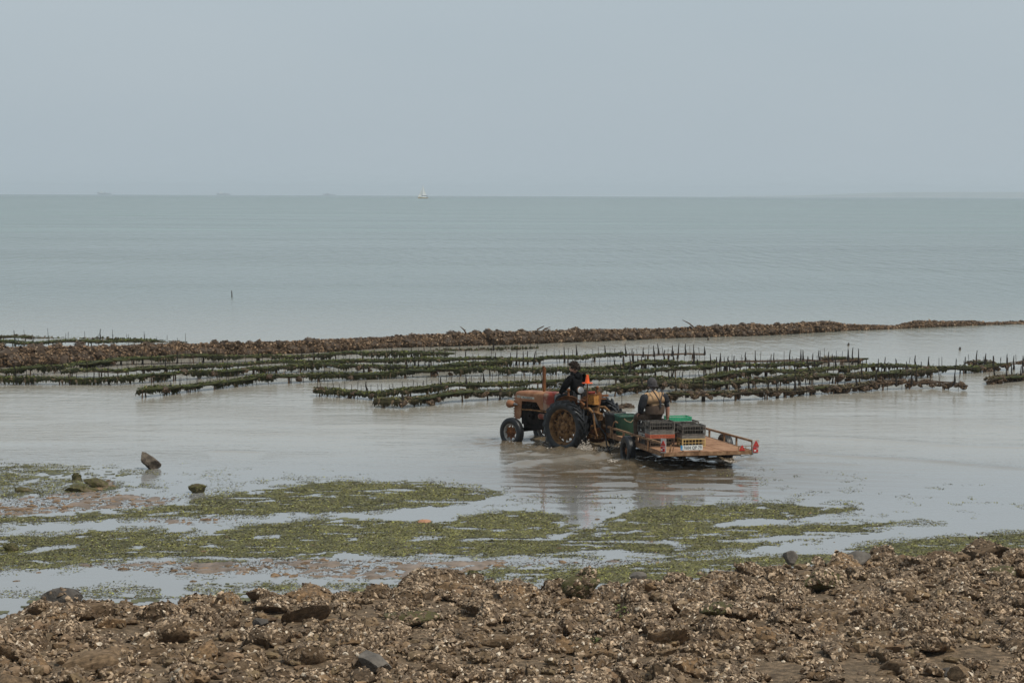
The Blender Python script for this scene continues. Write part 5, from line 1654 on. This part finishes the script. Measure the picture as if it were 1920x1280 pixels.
worker, hc2, hr2 = person('person in brown chest waders with crossed braces and grey cap, sitting on the crates', wk_seat, WR, wkr,
                          [('shirt', M_vest, [('waist', 'chest'), ('chest', 'neckb'), ('chest', 'shL'), ('chest', 'shR')], {'*': .05, 'chest': .085, 'shL': .045, 'shR': .045, 'neckb': .03}, None),
                           ('sleeve', M_sleeve, [('shL', 'elL'), ('elL', 'wrL')], {'*': .030, 'wrL': .014, 'shL': .022}, None),
                           ('sleeve', M_sleeve, [('shR', midR)], {'*': .024}, None),
                           ('waders', M_wader, [('pelvis', 'waist'), ('pelvis', 'hipL'), ('hipL', 'knL'), ('knL', 'anL'), ('pelvis', 'hipR'), ('hipR', 'knR'), ('knR', 'anR')], {'*': .045, 'waist': .05, 'pelvis': .05, 'anL': .012, 'anR': .012, 'knL': .025, 'knR': .025}, None),
                           ('boot', M_boot, [('anL', 'toL')], {'*': .022}, None), ('boot', M_boot, [('anR', 'toR')], {'*': .022}, None)],
                          dict(cloth=[M_vest, M_sleeve, M_wader], under={'waist': 5, 'chest': 3, 'neckb': 3, 'shL': 3, 'shR': 3, 'elL': 4, 'wrL': 4, 'elR': 4} | {k + s_: 5 for k in ('hip', 'kn', 'an', 'to') for s_ in 'LR'},
                               bare=('ne', 'wr', 'el'), yaw=.12, nod=.28, handL=((.55, -.25, -.35), (0, -.2, -1), .6), handR=((.10, .02, -1), (.3, 1, .1), .55)), sc=1.14)
g = MB()      # wader bib up to mid back with the rolled top edge
top = []
n = 28
for lv, (zz, rx, ry, cx) in enumerate(((.16, .176, .20, .0), (.27, .186, .212, .006), (.375, .188, .222, .020))):
    for k in range(n):
        a = 2 * math.pi * k / n
        back = .018 * math.cos(a) if lv == 2 else 0
        g.v.append((cx + rx * math.cos(a) * 1.0, ry * math.sin(a), zz + back - (.05 * abs(math.sin(a)) if lv == 2 else 0)))
for lv in range(2):
    for k in range(n):
        g.f.append((lv * n + k, lv * n + (k + 1) % n, (lv + 1) * n + (k + 1) % n, (lv + 1) * n + k)); g.m.append(0)
g.build('wader_bib', M_wader, worker, 60)
g = MB()      # braces: Y shape across the back
for sd in (1, -1):
    g.tube([(-.178, 0.0 - .02, .40), (-.176, sd * .035 - .01, .48), (-.150, sd * .085, .585), (-.04, sd * .105, .672), (.06, sd * .11, .68), (.18, sd * .10, .58)], [.014, .013, .013, .013, .013, .013], 6)
g.tube([(-.192, -.02, .30), (-.180, -.02, .41)], [.022, .014], 6); g.box((-.190, -.02, .39), (.02, .06, .03))
g.build('braces', M_strap, worker, 50)
g = MB()
bm = bmesh.new(); bmesh.ops.create_icosphere(bm, subdivisions=4, radius=1)
V = []
for q_ in bm.verts:
    x, y, z = q_.co
    p_ = Vector((x * .114 - .008, y * .096, z * .135 + .016))
    if z < -.1 and x > .1: p_ = Vector((x * .09 - .01, y * .07, z * .06))
    V.append(hc2 + hr2 @ p_)
g.add(V, [tuple(x.index for x in q_.verts) for q_ in bm.faces]); bm.free()
g.tube([hc2 + hr2 @ Vector((math.cos(2 * math.pi * k / 20) * .108 - .018, math.sin(2 * math.pi * k / 20) * .095, -.035 + .03 * math.cos(2 * math.pi * k / 20))) for k in range(21)], .016, 6)
g.build('knit_cap', M_beanie, worker, 60)

# ------------------------------------------------------------------ trailer
trailer = thing('flat_trailer', 'low flat trailer with rusty side rails towed behind the tractor', 'trailer', TL_LOC, TL_ROT)
DZ = .55      # deck top above the ground
DW = 1.075
nb_ = 6
for k in range(nb_):       # deck boards, laid lengthwise
    y0 = -DW + 2 * DW * k / nb_; y1 = -DW + 2 * DW * (k + 1) / nb_
    g = MB(); g.box((2.33, (y0 + y1) / 2, DZ - .012 + .003 * (k % 2)), (4.66, y1 - y0 - .012, .024)); g.build('deck_board', M_deck, trailer)
g = MB()
g.bar((0.0, DW, DZ - .05), (0.0, -DW, DZ - .05), .05, .075); g.bar((4.68, DW, DZ - .06), (4.68, -DW, DZ - .06), .05, .075)
for sd in (1, -1):
    g.bar((.03, sd * (DW - .02), DZ - .067), (4.65, sd * (DW - .02), DZ - .067), .05, .08)
for x in (.9, 1.7, 2.4, 3.2):
    g.bar((x, DW - .05, DZ - .066), (x, -DW + .05, DZ - .066), .05, .07)
g.build('chassis', M_frame, trailer)
g = MB()  # dark beams added below the chassis to deepen the shade under the deck
for yy in (-.55, 0, .55):
    g.bar((.15, yy, DZ - .14), (4.5, yy, DZ - .14), .10, .09)
for x in (.5, 1.3, 2.9, 3.7):
    g.bar((x, .95, DZ - .13), (x, -.95, DZ - .13), .08, .07)
g.build('shade_beams', M_engine, trailer)
g = MB(); g.bar((2.28, 1.14, .34), (2.28, -1.14, .34), .07, .07)
for sd in (1, -1):
    g.bar((2.0, sd * .7, .40), (2.8, sd * .7, .40), .06, .03); g.bar((2.05, sd * .7, .40), (2.05, sd * .7, .48), .04, .04); g.bar((2.75, sd * .7, .4), (2.75, sd * .7, .48), .04, .04)
g.tube([(.9, .7, .42), (1.5, .68, .34), (2.1, .72, .36)], .02, 6)
g.build('axle', M_engine, trailer)
for sd in (1, -1):
    wheel(trailer, 'wheel', (2.28, sd * 1.22, .34), sd, .365, .19, .20, M_engine, M_tyre, 0, 'front')
# rails on posts, both sides
HZ = DZ + .235
for sd, x1 in ((1, 4.72), (-1, 4.70)):
    g = MB(); g.bar((.06, sd * 1.095, HZ - .035), (x1, sd * 1.095, HZ - .085), .045, .045); g.build('side_rail', M_frame, trailer)
    for x in (.10, 1.15, 2.0, 3.05, 4.05):
        if x == .10 and sd == 1: continue
        g = MB(); g.bar((x, sd * 1.09, DZ - .09), (x, sd * 1.09, HZ - .055 - .012 * x), .04, .04); g.build('rail_post', M_frame, trailer)
g = MB(); g.bar((4.66, .70, DZ - .06), (4.74, 1.06, DZ - .05), .09, .09); g.bar((4.66, .30, DZ - .07), (4.72, .98, DZ - .06), .06, .06); g.build('drawbar', M_frame, trailer)
# crooked winch lever at the front left
g = MB(); g.tube([(3.9, 1.10, HZ - .2), (3.92, 1.11, HZ - .08), (3.72, 1.12, HZ + .09), (3.60, 1.12, HZ + .12), (3.50, 1.10, HZ + .10)], .018, 7); g.tube([(4.05, 1.10, HZ - .3), (4.06, 1.11, HZ - .05)], .02, 6); g.build('winch_lever', M_frame, trailer, 40)
# number plate
def xy_plate(x, y, z, w, h, rot=0.):
    return Vector((x, y, z))
PY = .425
g = MB(); g.box((-.030, PY, DZ + .10), (.006, .53, .112)); plate = g.build('number_plate', M_plate_white, trailer)
g = MB(); g.box((-.034, PY + .243, DZ + .10), (.004, .046, .110)); bl = g.build('country_band', M_blue, plate)
g = MB(); g.bar((-.027 + .012, PY + .2, DZ - .02), (-.012, PY + .2, DZ + .14), .03, .01); g.bar((-.015, PY - .2, DZ - .02), (-.012, PY - .2, DZ + .14), .03, .01); g.build('plate_bracket', M_frame, trailer)
t = link('lettering', text_mesh('7604 QP 79', .105, M_letter, .0015), plate)
t.location = (-.0352, PY - .022, DZ + .097); t.rotation_euler = (math.pi / 2, 0, -math.pi / 2); t.scale = (.86, 1.0, 1)
t = link('lettering', text_mesh('F', .035, M_plate_white, .001), plate)
t.location = (-.0365, PY + .243, DZ + .068); t.rotation_euler = (math.pi / 2, 0, -math.pi / 2)


def tri_reflector(parent, c, s, rot, name='triangle_reflector'):
    """red triangle with a lighter inner triangle, facing local -x before rot (about z)"""
    c = Vector(c); Rz_ = rotz(rot)
    def pl(a, b, h): return c + Rz_ @ Vector((-h, a, b))
    g = MB(); g.prism([(-s / 2, 0), (s / 2, 0), (s * .06, s * .86), (-s * .06, s * .86)], pl, .016); o = g.build(name, M_red, parent)
    g = MB(); g.prism([(-s * .14, s * .18), (s * .14, s * .18), (0, s * .46)], lambda a, b, h: c + Rz_ @ Vector((-h - .016, a, b)), .003); g.build('insert', M_crate_orange, o)
    return o


def light_board(y, rot, wscale=1.0, dz=0.):
    c = Vector((-.03, y, DZ - .05 + dz))
    Rz_ = rotz(rot)
    g = MB(); g.box(c + Vector((0, 0, .16)), (.012, .165 * wscale, .33), Rz_); b = g.build('light_board', M_crate_white, trailer)
    tri_reflector(b, c + Rz_ @ Vector((-.008, 0, .165)), .145 * wscale, rot)
    g = MB(); g.box(c + Rz_ @ Vector((-.018, .012 * wscale, .085)), (.024, .115 * wscale, .115), Rz_); l = g.build('tail_lamp', M_red, b)
    g = MB(); g.box(c + Rz_ @ Vector((-.033, .03 * wscale, .07)), (.006, .05 * wscale, .032), Rz_); g.build('white_lens', M_plate_white, l)
    g = MB(); g.box(c + Rz_ @ Vector((-.033, -.028 * wscale, .112)), (.006, .05 * wscale, .014), Rz_); g.build('white_lens', M_plate_white, l)
    return b


light_board(-1.13, 0, 1., -.02)
light_board(1.10, R_(-50), .85, .05)
g = MB(); g.bar((-.0, -.72, DZ + .0), (0., -.72, DZ + .11), .014, .014); g.bar((0, -1.03, DZ + .10), (0, -.70, DZ + .105), .014, .014); g.bar((0, -.90, DZ), (0, -.90, DZ + .10), .012, .012); g.build('reflector_bracket', M_frame, trailer)
tri_reflector(trailer, (-.012, -.80, DZ + .0), .145, 0)
g = MB(); g.tube([(-.02, -.7, DZ - .08), (-.04, -.78, DZ - .13), (-.03, -.9, DZ - .10), (-.04, -1.0, DZ - .12), (-.03, -1.05, DZ - .06)], .007, 5); g.build('cable', M_letter, trailer, 50)
g = MB(); g.bar((.02, .93, DZ + .0), (.02, .90, DZ + .18), .03, .02); g.tube([(.02, .86, DZ), (.02, .84, DZ + .12)], .012, 6); g.build('board_bracket', M_frame, trailer)


# ------------------------------------------------------------------ crates and tubs on the trailer
def crate(label, x, y, z, w, d, h, m_, rz=0., load=True, bars=8, group='stacked plastic crates on the trailer', solid_low=False):
    """open lattice crate; x,y centre in trailer space, w across the trailer, d along it"""
    o = thing('plastic_crate', label, 'crate', tl(x, y, z), TL_ROT + rz, group)
    g = MB()
    t = .012
    for sx_ in (1, -1):
        for sy_ in (1, -1):
            g.box((sx_ * (d / 2 - t), sy_ * (w / 2 - t), h / 2), (2 * t, 2 * t, h))
    levels = [.014, h * .5, h - .016]
    for zz in levels:
        hh = .026 if zz != h * .5 else .012
        for sx_ in (1, -1):
            g.box((sx_ * (d / 2 - .006 + .001), 0, zz), (t, w - 4 * t, hh))
        for sy_ in (1, -1):
            g.box((0, sy_ * (w / 2 - .006 + .001), zz), (d - 4 * t, t, hh))
    g.build('frame', m_, o)
    g = MB()
    for k in range(1, bars):
        yy = -w / 2 + w * k / bars
        for sx_ in (1, -1):
            g.box((sx_ * (d / 2 - .0075), yy, h / 2), (.008, .009, h - .05))
    for k in range(1, max(3, bars - 3)):
        xx = -d / 2 + d * k / max(3, bars - 3)
        for sy_ in (1, -1):
            g.box((xx, sy_ * (w / 2 - .0075), h / 2), (.009, .008, h - .05))
    for k in range(1, bars):
        g.box((0, -w / 2 + w * k / bars, .008), (d - .03, .03, .01))
    g.build('bars', m_, o)
    if load:
        v, f = rock_shape(int(900 + x * 37 + y * 91), 3, 4, .10)
        v = np.sign(v) * np.abs(v / np.abs(v).max(0)) ** .4
        v = v * np.array([d / 2 - .022, w / 2 - .022, (h - .03) / 2 * .96]) + np.array([0, 0, h / 2])
        link('oyster_load', np_mesh('oyster_load', v, f, [M_load], smooth_=True), o)
    return o


Z0 = .12 + .43 - .12 + .125     # deck surface in trailer space is DZ
Z0 = DZ + .004
XL = 1.30
crate('muddy dark brown crate at the bottom of the rear left stack, under the orange one', XL, .755, Z0, .60, .40, .20, M_crate_brown)
crate('orange red crate in the rear left stack, second from the deck', XL, .75, Z0 + .202, .60, .40, .085, M_crate_orange)
crate('shallow grey white crate between the orange crate and the top black crate', XL, .755, Z0 + .289, .60, .40, .085, M_crate_grey)
crate('black mesh crate on top of the rear left stack, below the worker', XL, .755, Z0 + .376, .61, .41, .215, M_crate_black, bars=10)
XR = 1.18
crate('yellow crate at the bottom of the rear right stack behind the number plate', XR - .06, .04, Z0, .57, .40, .195, M_crate_yellow, bars=7)
crate('shallow grey crate on the yellow one in the rear right stack', XR - .06, .045, Z0 + .197, .56, .40, .08, M_crate_grey)
crate('charcoal crate with pale rim on top of the rear right stack', XR - .06, .04, Z0 + .279, .57, .41, .225, M_crate_black, bars=9)
crate('white crate low in the stack under the worker\'s knees', 1.86, .72, Z0 + .12, .56, .62, .13, M_crate_white)
crate('black crate at the very bottom under the white crate', 1.86, .72, Z0, .54, .60, .118, M_crate_black)
crate('wide dark grey crate the worker sits on, forward of the black mesh crate', 1.86, .72, Z0 + .252, .60, .66, .31, M_crate_black, bars=9)
crate('dark brown crate at the bottom of the forward right stack', 2.05, -.05, Z0, .66, .42, .24, M_crate_brown)
crate('charcoal crate in the forward right stack directly beneath the green crate', 2.05, -.05, Z0 + .242, .70, .44, .26, M_crate_black, bars=9)
crate('bright green crate on top of the forward right stack beside the worker\'s hand', 2.10, .04, Z0 + .504, .56, .40, .10, M_crate_green, load=False, bars=9)


def tub(name, label, x, y, z, w, d, h, m_, round_=False, cat='tub'):
    o = thing(name, label, cat, tl(x, y, z), TL_ROT)
    g = MB()
    def ring(s, zz):
        pts = []
        nn = 28
        for k in range(nn):
            a = 2 * math.pi * k / nn
            e = .9 if round_ else .32
            pts.append(Vector((math.copysign(abs(math.cos(a)) ** e, math.cos(a)) * d / 2 * s, math.copysign(abs(math.sin(a)) ** e, math.sin(a)) * w / 2 * s, zz)))
        return pts
    loft(g, [ring(.80, 0), ring(.84, .02), ring(.96, h * .88), ring(.97, h * .89), ring(1.05, h * .90), ring(1.05, h * .96), ring(1.0, h), ring(.93, h), ring(.92, h * .8), ring(.76, .03)])
    g.build('shell', m_, o, 40)
    return o


t1 = tub('plastic_tub', 'green tub with rope at the trailer front, behind the winch lever', 3.80, .80, Z0, .50, .44, .50, M_tub_green)
g = MB(); g.tube([(-.23, .12, .42), (-.27, .06, .36), (-.28, -.04, .33), (-.26, -.12, .40)], .010, 6); g.build('rope_handle', M_rope, t1, 50)
t2 = tub('plastic_tub', 'black tub filled to the rim at the very front of the trailer', 4.38, .90, Z0, .52, .50, .50, M_tub_black, True)
V, F, T = leaf_cloud(np.stack([RNG.uniform(-.20, .20, 240), RNG.uniform(-.22, .22, 240), RNG.uniform(.46, .50, 240)], -1), .04, np.array([[.07, .062, .052]]) * RNG.uniform(.3, 2.0, (240, 1)), .3)
link('tub_load', np_mesh('tub_load', V, F, [M_algae], tint=T), t2, kind='stuff')
V, F, T = leaf_cloud(np.stack([RNG.uniform(-.18, .18, 160), RNG.uniform(-.21, .21, 160), RNG.uniform(.42, .46, 160)], -1), .04, np.array([[.09, .08, .07]]) * RNG.uniform(.4, 2.0, (160, 1)), .5)
link('tub_load', np_mesh('tub_load', V, F, [M_algae], tint=T), t1, kind='stuff')

# ------------------------------------------------------------------ splashes thrown up by the wheels
def splash(name, label, spots_, n):
    m = MB()
    rg = random.Random(len(label))
    V, F, off = [], [], 0
    for _ in range(n):
        c, rad, hgt = rg.choice(spots_)
        a = rg.uniform(0, 6.28); r = rad * math.sqrt(rg.random())
        z = abs(rg.gauss(0, .5)) * hgt * (1 - .6 * r / rad)
        m.ball((c.x + math.cos(a) * r, c.y + math.sin(a) * r * .7, z), rg.uniform(.004, .012), 1, 0, (rg.uniform(.8, 2.0), 1, rg.uniform(.6, 1.6)))
    o = m.build(name, M_foam, None, 60, kind='stuff')
    o['label'] = label


splash('water_splash', 'drops and froth thrown up by the wheels', [(tr(-.60, .62), .16, .34), (tr(-.72, .60), .14, .30), (tr(-.62, .66), .2, .22), (tr(-1.0, -.2), .2, .2), (tr(-.75, .3), .35, .10), (tr(-.9, -.5), .4, .18), (tr(1.75, .78), .3, .03), (tr(.4, .85), .5, .03), (tl(2.2, 1.4), .35, .04), (tl(1.9, 1.5), .3, .03), (tl(2.1, -1.2), .3, .05), (tr(-.4, .95), .4, .05), (tr(2.1, .62), .2, .03)], 2200)
wake = []
for pts in ([(945, 832), (975, 829), (1000, 833)], [(1075, 845), (1110, 838), (1150, 843)], [(1150, 850), (1180, 864), (1215, 861)], [(1000, 866), (1080, 860), (1150, 855)], [(1335, 862), (1365, 866)]):
    P_ = [at(*p_) for p_ in pts]
    for a_, b_ in zip(P_, P_[1:]):
        for k in range(5):
            wake.append((a_.lerp(b_, (k + .5) / 5), .24, .018))
splash('wake_froth', 'broken froth lines on the churned water of the wake', wake, 3000)

# ------------------------------------------------------------------ far out at sea
def sea_at(px, D):
    d = CAM_M @ Vector(((px - 960) / FPX, 0, -1))
    k = D / d.y
    return Vector((d.x * k, D, float(curve_z(np.float64(d.x * k), np.float64(D)))))


pb = sea_at(793, 2650)
BOAT_SCALE = 1.15
boat = thing('sailboat', 'yellow hulled sailing yacht with white sails on the horizon', 'sailboat', pb, R_(-172))
boat.scale = (BOAT_SCALE,) * 3
g = MB()
secs = []
for x, w, zt, zb in ((-5.2, 1.1, 1.15, .35), (-4.0, 1.5, 1.15, -.2), (0, 1.8, 1.2, -.5), (3.5, 1.1, 1.35, -.3), (5.4, .08, 1.5, .5)):
    secs.append([Vector((x, w, zt)), Vector((x, w * .8, (zt + zb) / 2)), Vector((x, 0, zb)), Vector((x, -w * .8, (zt + zb) / 2)), Vector((x, -w, zt))])
loft(g, secs); g.build('hull', M_hull, boat, 40)
g = MB(); loft(g, [[Vector((x, w, 1.2)), Vector((x, w * .8, z)), Vector((x, -w * .8, z)), Vector((x, -w, 1.2))] for x, w, z in ((-3.2, 1.1, 1.9), (0, 1.2, 1.95), (2.0, .7, 1.5))]); g.build('cabin', M_white, boat, 40)
g = MB(); g.tube([(.8, 0, 1.2), (.5, 0, 14.5)], [.10, .06], 8); g.build('mast', M_grey, boat, 40)
g = MB(); g.tube([(.6, 0, 2.9), (-4.4, -2.6, 2.7)], [.28, .22], 8); g.build('boom_cover', M_cover, boat, 40)
def sail(name, a, b, c, bul):
    V = []; F = []; n = 8
    a, b, c = Vector(a), Vector(b), Vector(c)
    for i in range(n + 1):
        for j in range(n + 1):
            u = i / n; v = j / n
            p_ = (a * (1 - u) + b * u) * (1 - v) + c * v
            p_.y += bul * math.sin(math.pi * u) * math.sin(math.pi * v) * (1 - v)
            V.append(p_)
    for i in range(n):
        for j in range(n):
            F.append((i * (n + 1) + j, i * (n + 1) + j + 1, (i + 1) * (n + 1) + j + 1, (i + 1) * (n + 1) + j))
    MB().add(V, F).build(name, M_sail, boat, 60)
sail('mainsail', (.5, 0, 3.0), (-3.9, -2.7, 2.9), (.45, 0, 13.8), -.8)
sail('jib', (5.2, 0, 1.8), (.7, -1.6, 2.2), (.9, 0, 10.2), -.6)
g = MB(); g.tube([(-4.6, .8, 1.15), (-4.6, .8, 2.2), (-2.6, .8, 2.3)], .12, 6); g.tube([(-4.6, -.8, 1.15), (-4.6, -.8, 2.2), (-2.6, -.8, 2.3)], .12, 6); g.box((-3.6, 0, 2.35), (2.2, 1.8, .12)); g.build('sprayhood', M_cover, boat, 40)


def ship(label, px, px_len, D, h, seed):
    rg = random.Random(seed)
    L = px_len / FPX * D
    p_ = sea_at(px, D)
    o = thing('ship', label, 'ship', p_, 0., 'faint ships on the horizon')
    b = h * .42
    g = MB(); loft(g, [[Vector((x * L, w * L * .12, b * t)), Vector((x * L, w * L * .05, -3)), Vector((x * L, -w * L * .05, -3)), Vector((x * L, -w * L * .12, b * t))] for x, w, t in ((-.5, .3, 1.25), (-.35, 1, 1.0), (.3, 1, 1.0), (.5, .7, 1.05))]); g.build('hull', M_ship, o, 40)
    g = MB(); x0 = rg.uniform(-.3, .3) * L
    g.box((x0, 0, b + h * .22), (L * .22, L * .14, h * .44)); g.box((x0, 0, b + h * .5), (L * .12, L * .12, h * .16)); g.build('deckhouse', M_white if seed % 2 else M_ship, o)
    g = MB(); g.box((x0 - L * .25, 0, b + h * .1), (L * .18, L * .12, h * .2)); g.box((x0 + L * .25, 0, b + h * .12), (L * .1, L * .1, h * .26)); g.build('cargo', M_ship, o)
    return o


ship('faint grey ship on the horizon, nearest the left edge of the photo', 198, 25, 8200, 13, 1)
ship('faint grey ship on the horizon, between the leftmost ship and the third', 420, 25, 8200, 11, 3)
ship('faint long low ship on the horizon, closest to the sailing yacht', 618, 24, 8200, 8, 4)

lx = np.linspace(900, 3300, 120)
V = []; F = []
for i, x in enumerate(lx):
    e = float(smooth(np.array((x - 900) / 900.)))
    h = -6 + e * (19 + 5 * float(fbm(np.array([x * .004]), np.array([1.5]), 90, 3)[0]) + 2.5 * float(vnoise(np.array([x * .05]), np.array([.5]), 91)[0]))
    for yy, zz in ((9300, -12), (9320, h * .4), (9400, h * .9), (9600, h), (9900, -12)):
        V.append((x, yy, zz))
    if i:
        o = (i - 1) * 5
        F += [(o + k, o + 5 + k, o + 6 + k, o + 1 + k) for k in range(4)]
link('coast', np_mesh('coast', V, F, [M_land], smooth_=True), label='faint strip of far coast on the right of the horizon', kind='structure')

# ------------------------------------------------------------------ haze
hz = bpy.data.materials.new('sea_haze'); hz.use_nodes = True
hn = hz.node_tree.nodes; hn.clear()
ho = hn.new('ShaderNodeOutputMaterial'); hv = hn.new('ShaderNodeVolumePrincipled')
hv.inputs['Color'].default_value = (0.82, 0.885, 0.965, 1)
hv.inputs['Density'].default_value = 0.00017
hv.inputs['Anisotropy'].default_value = 0.2
hz.node_tree.links.new(hv.outputs[0], ho.inputs['Volume'])
MB().box((0, 5430, 9), (7200, 10940, 46)).build('haze', hz, None, label='pale sea haze over the water', kind='stuff')
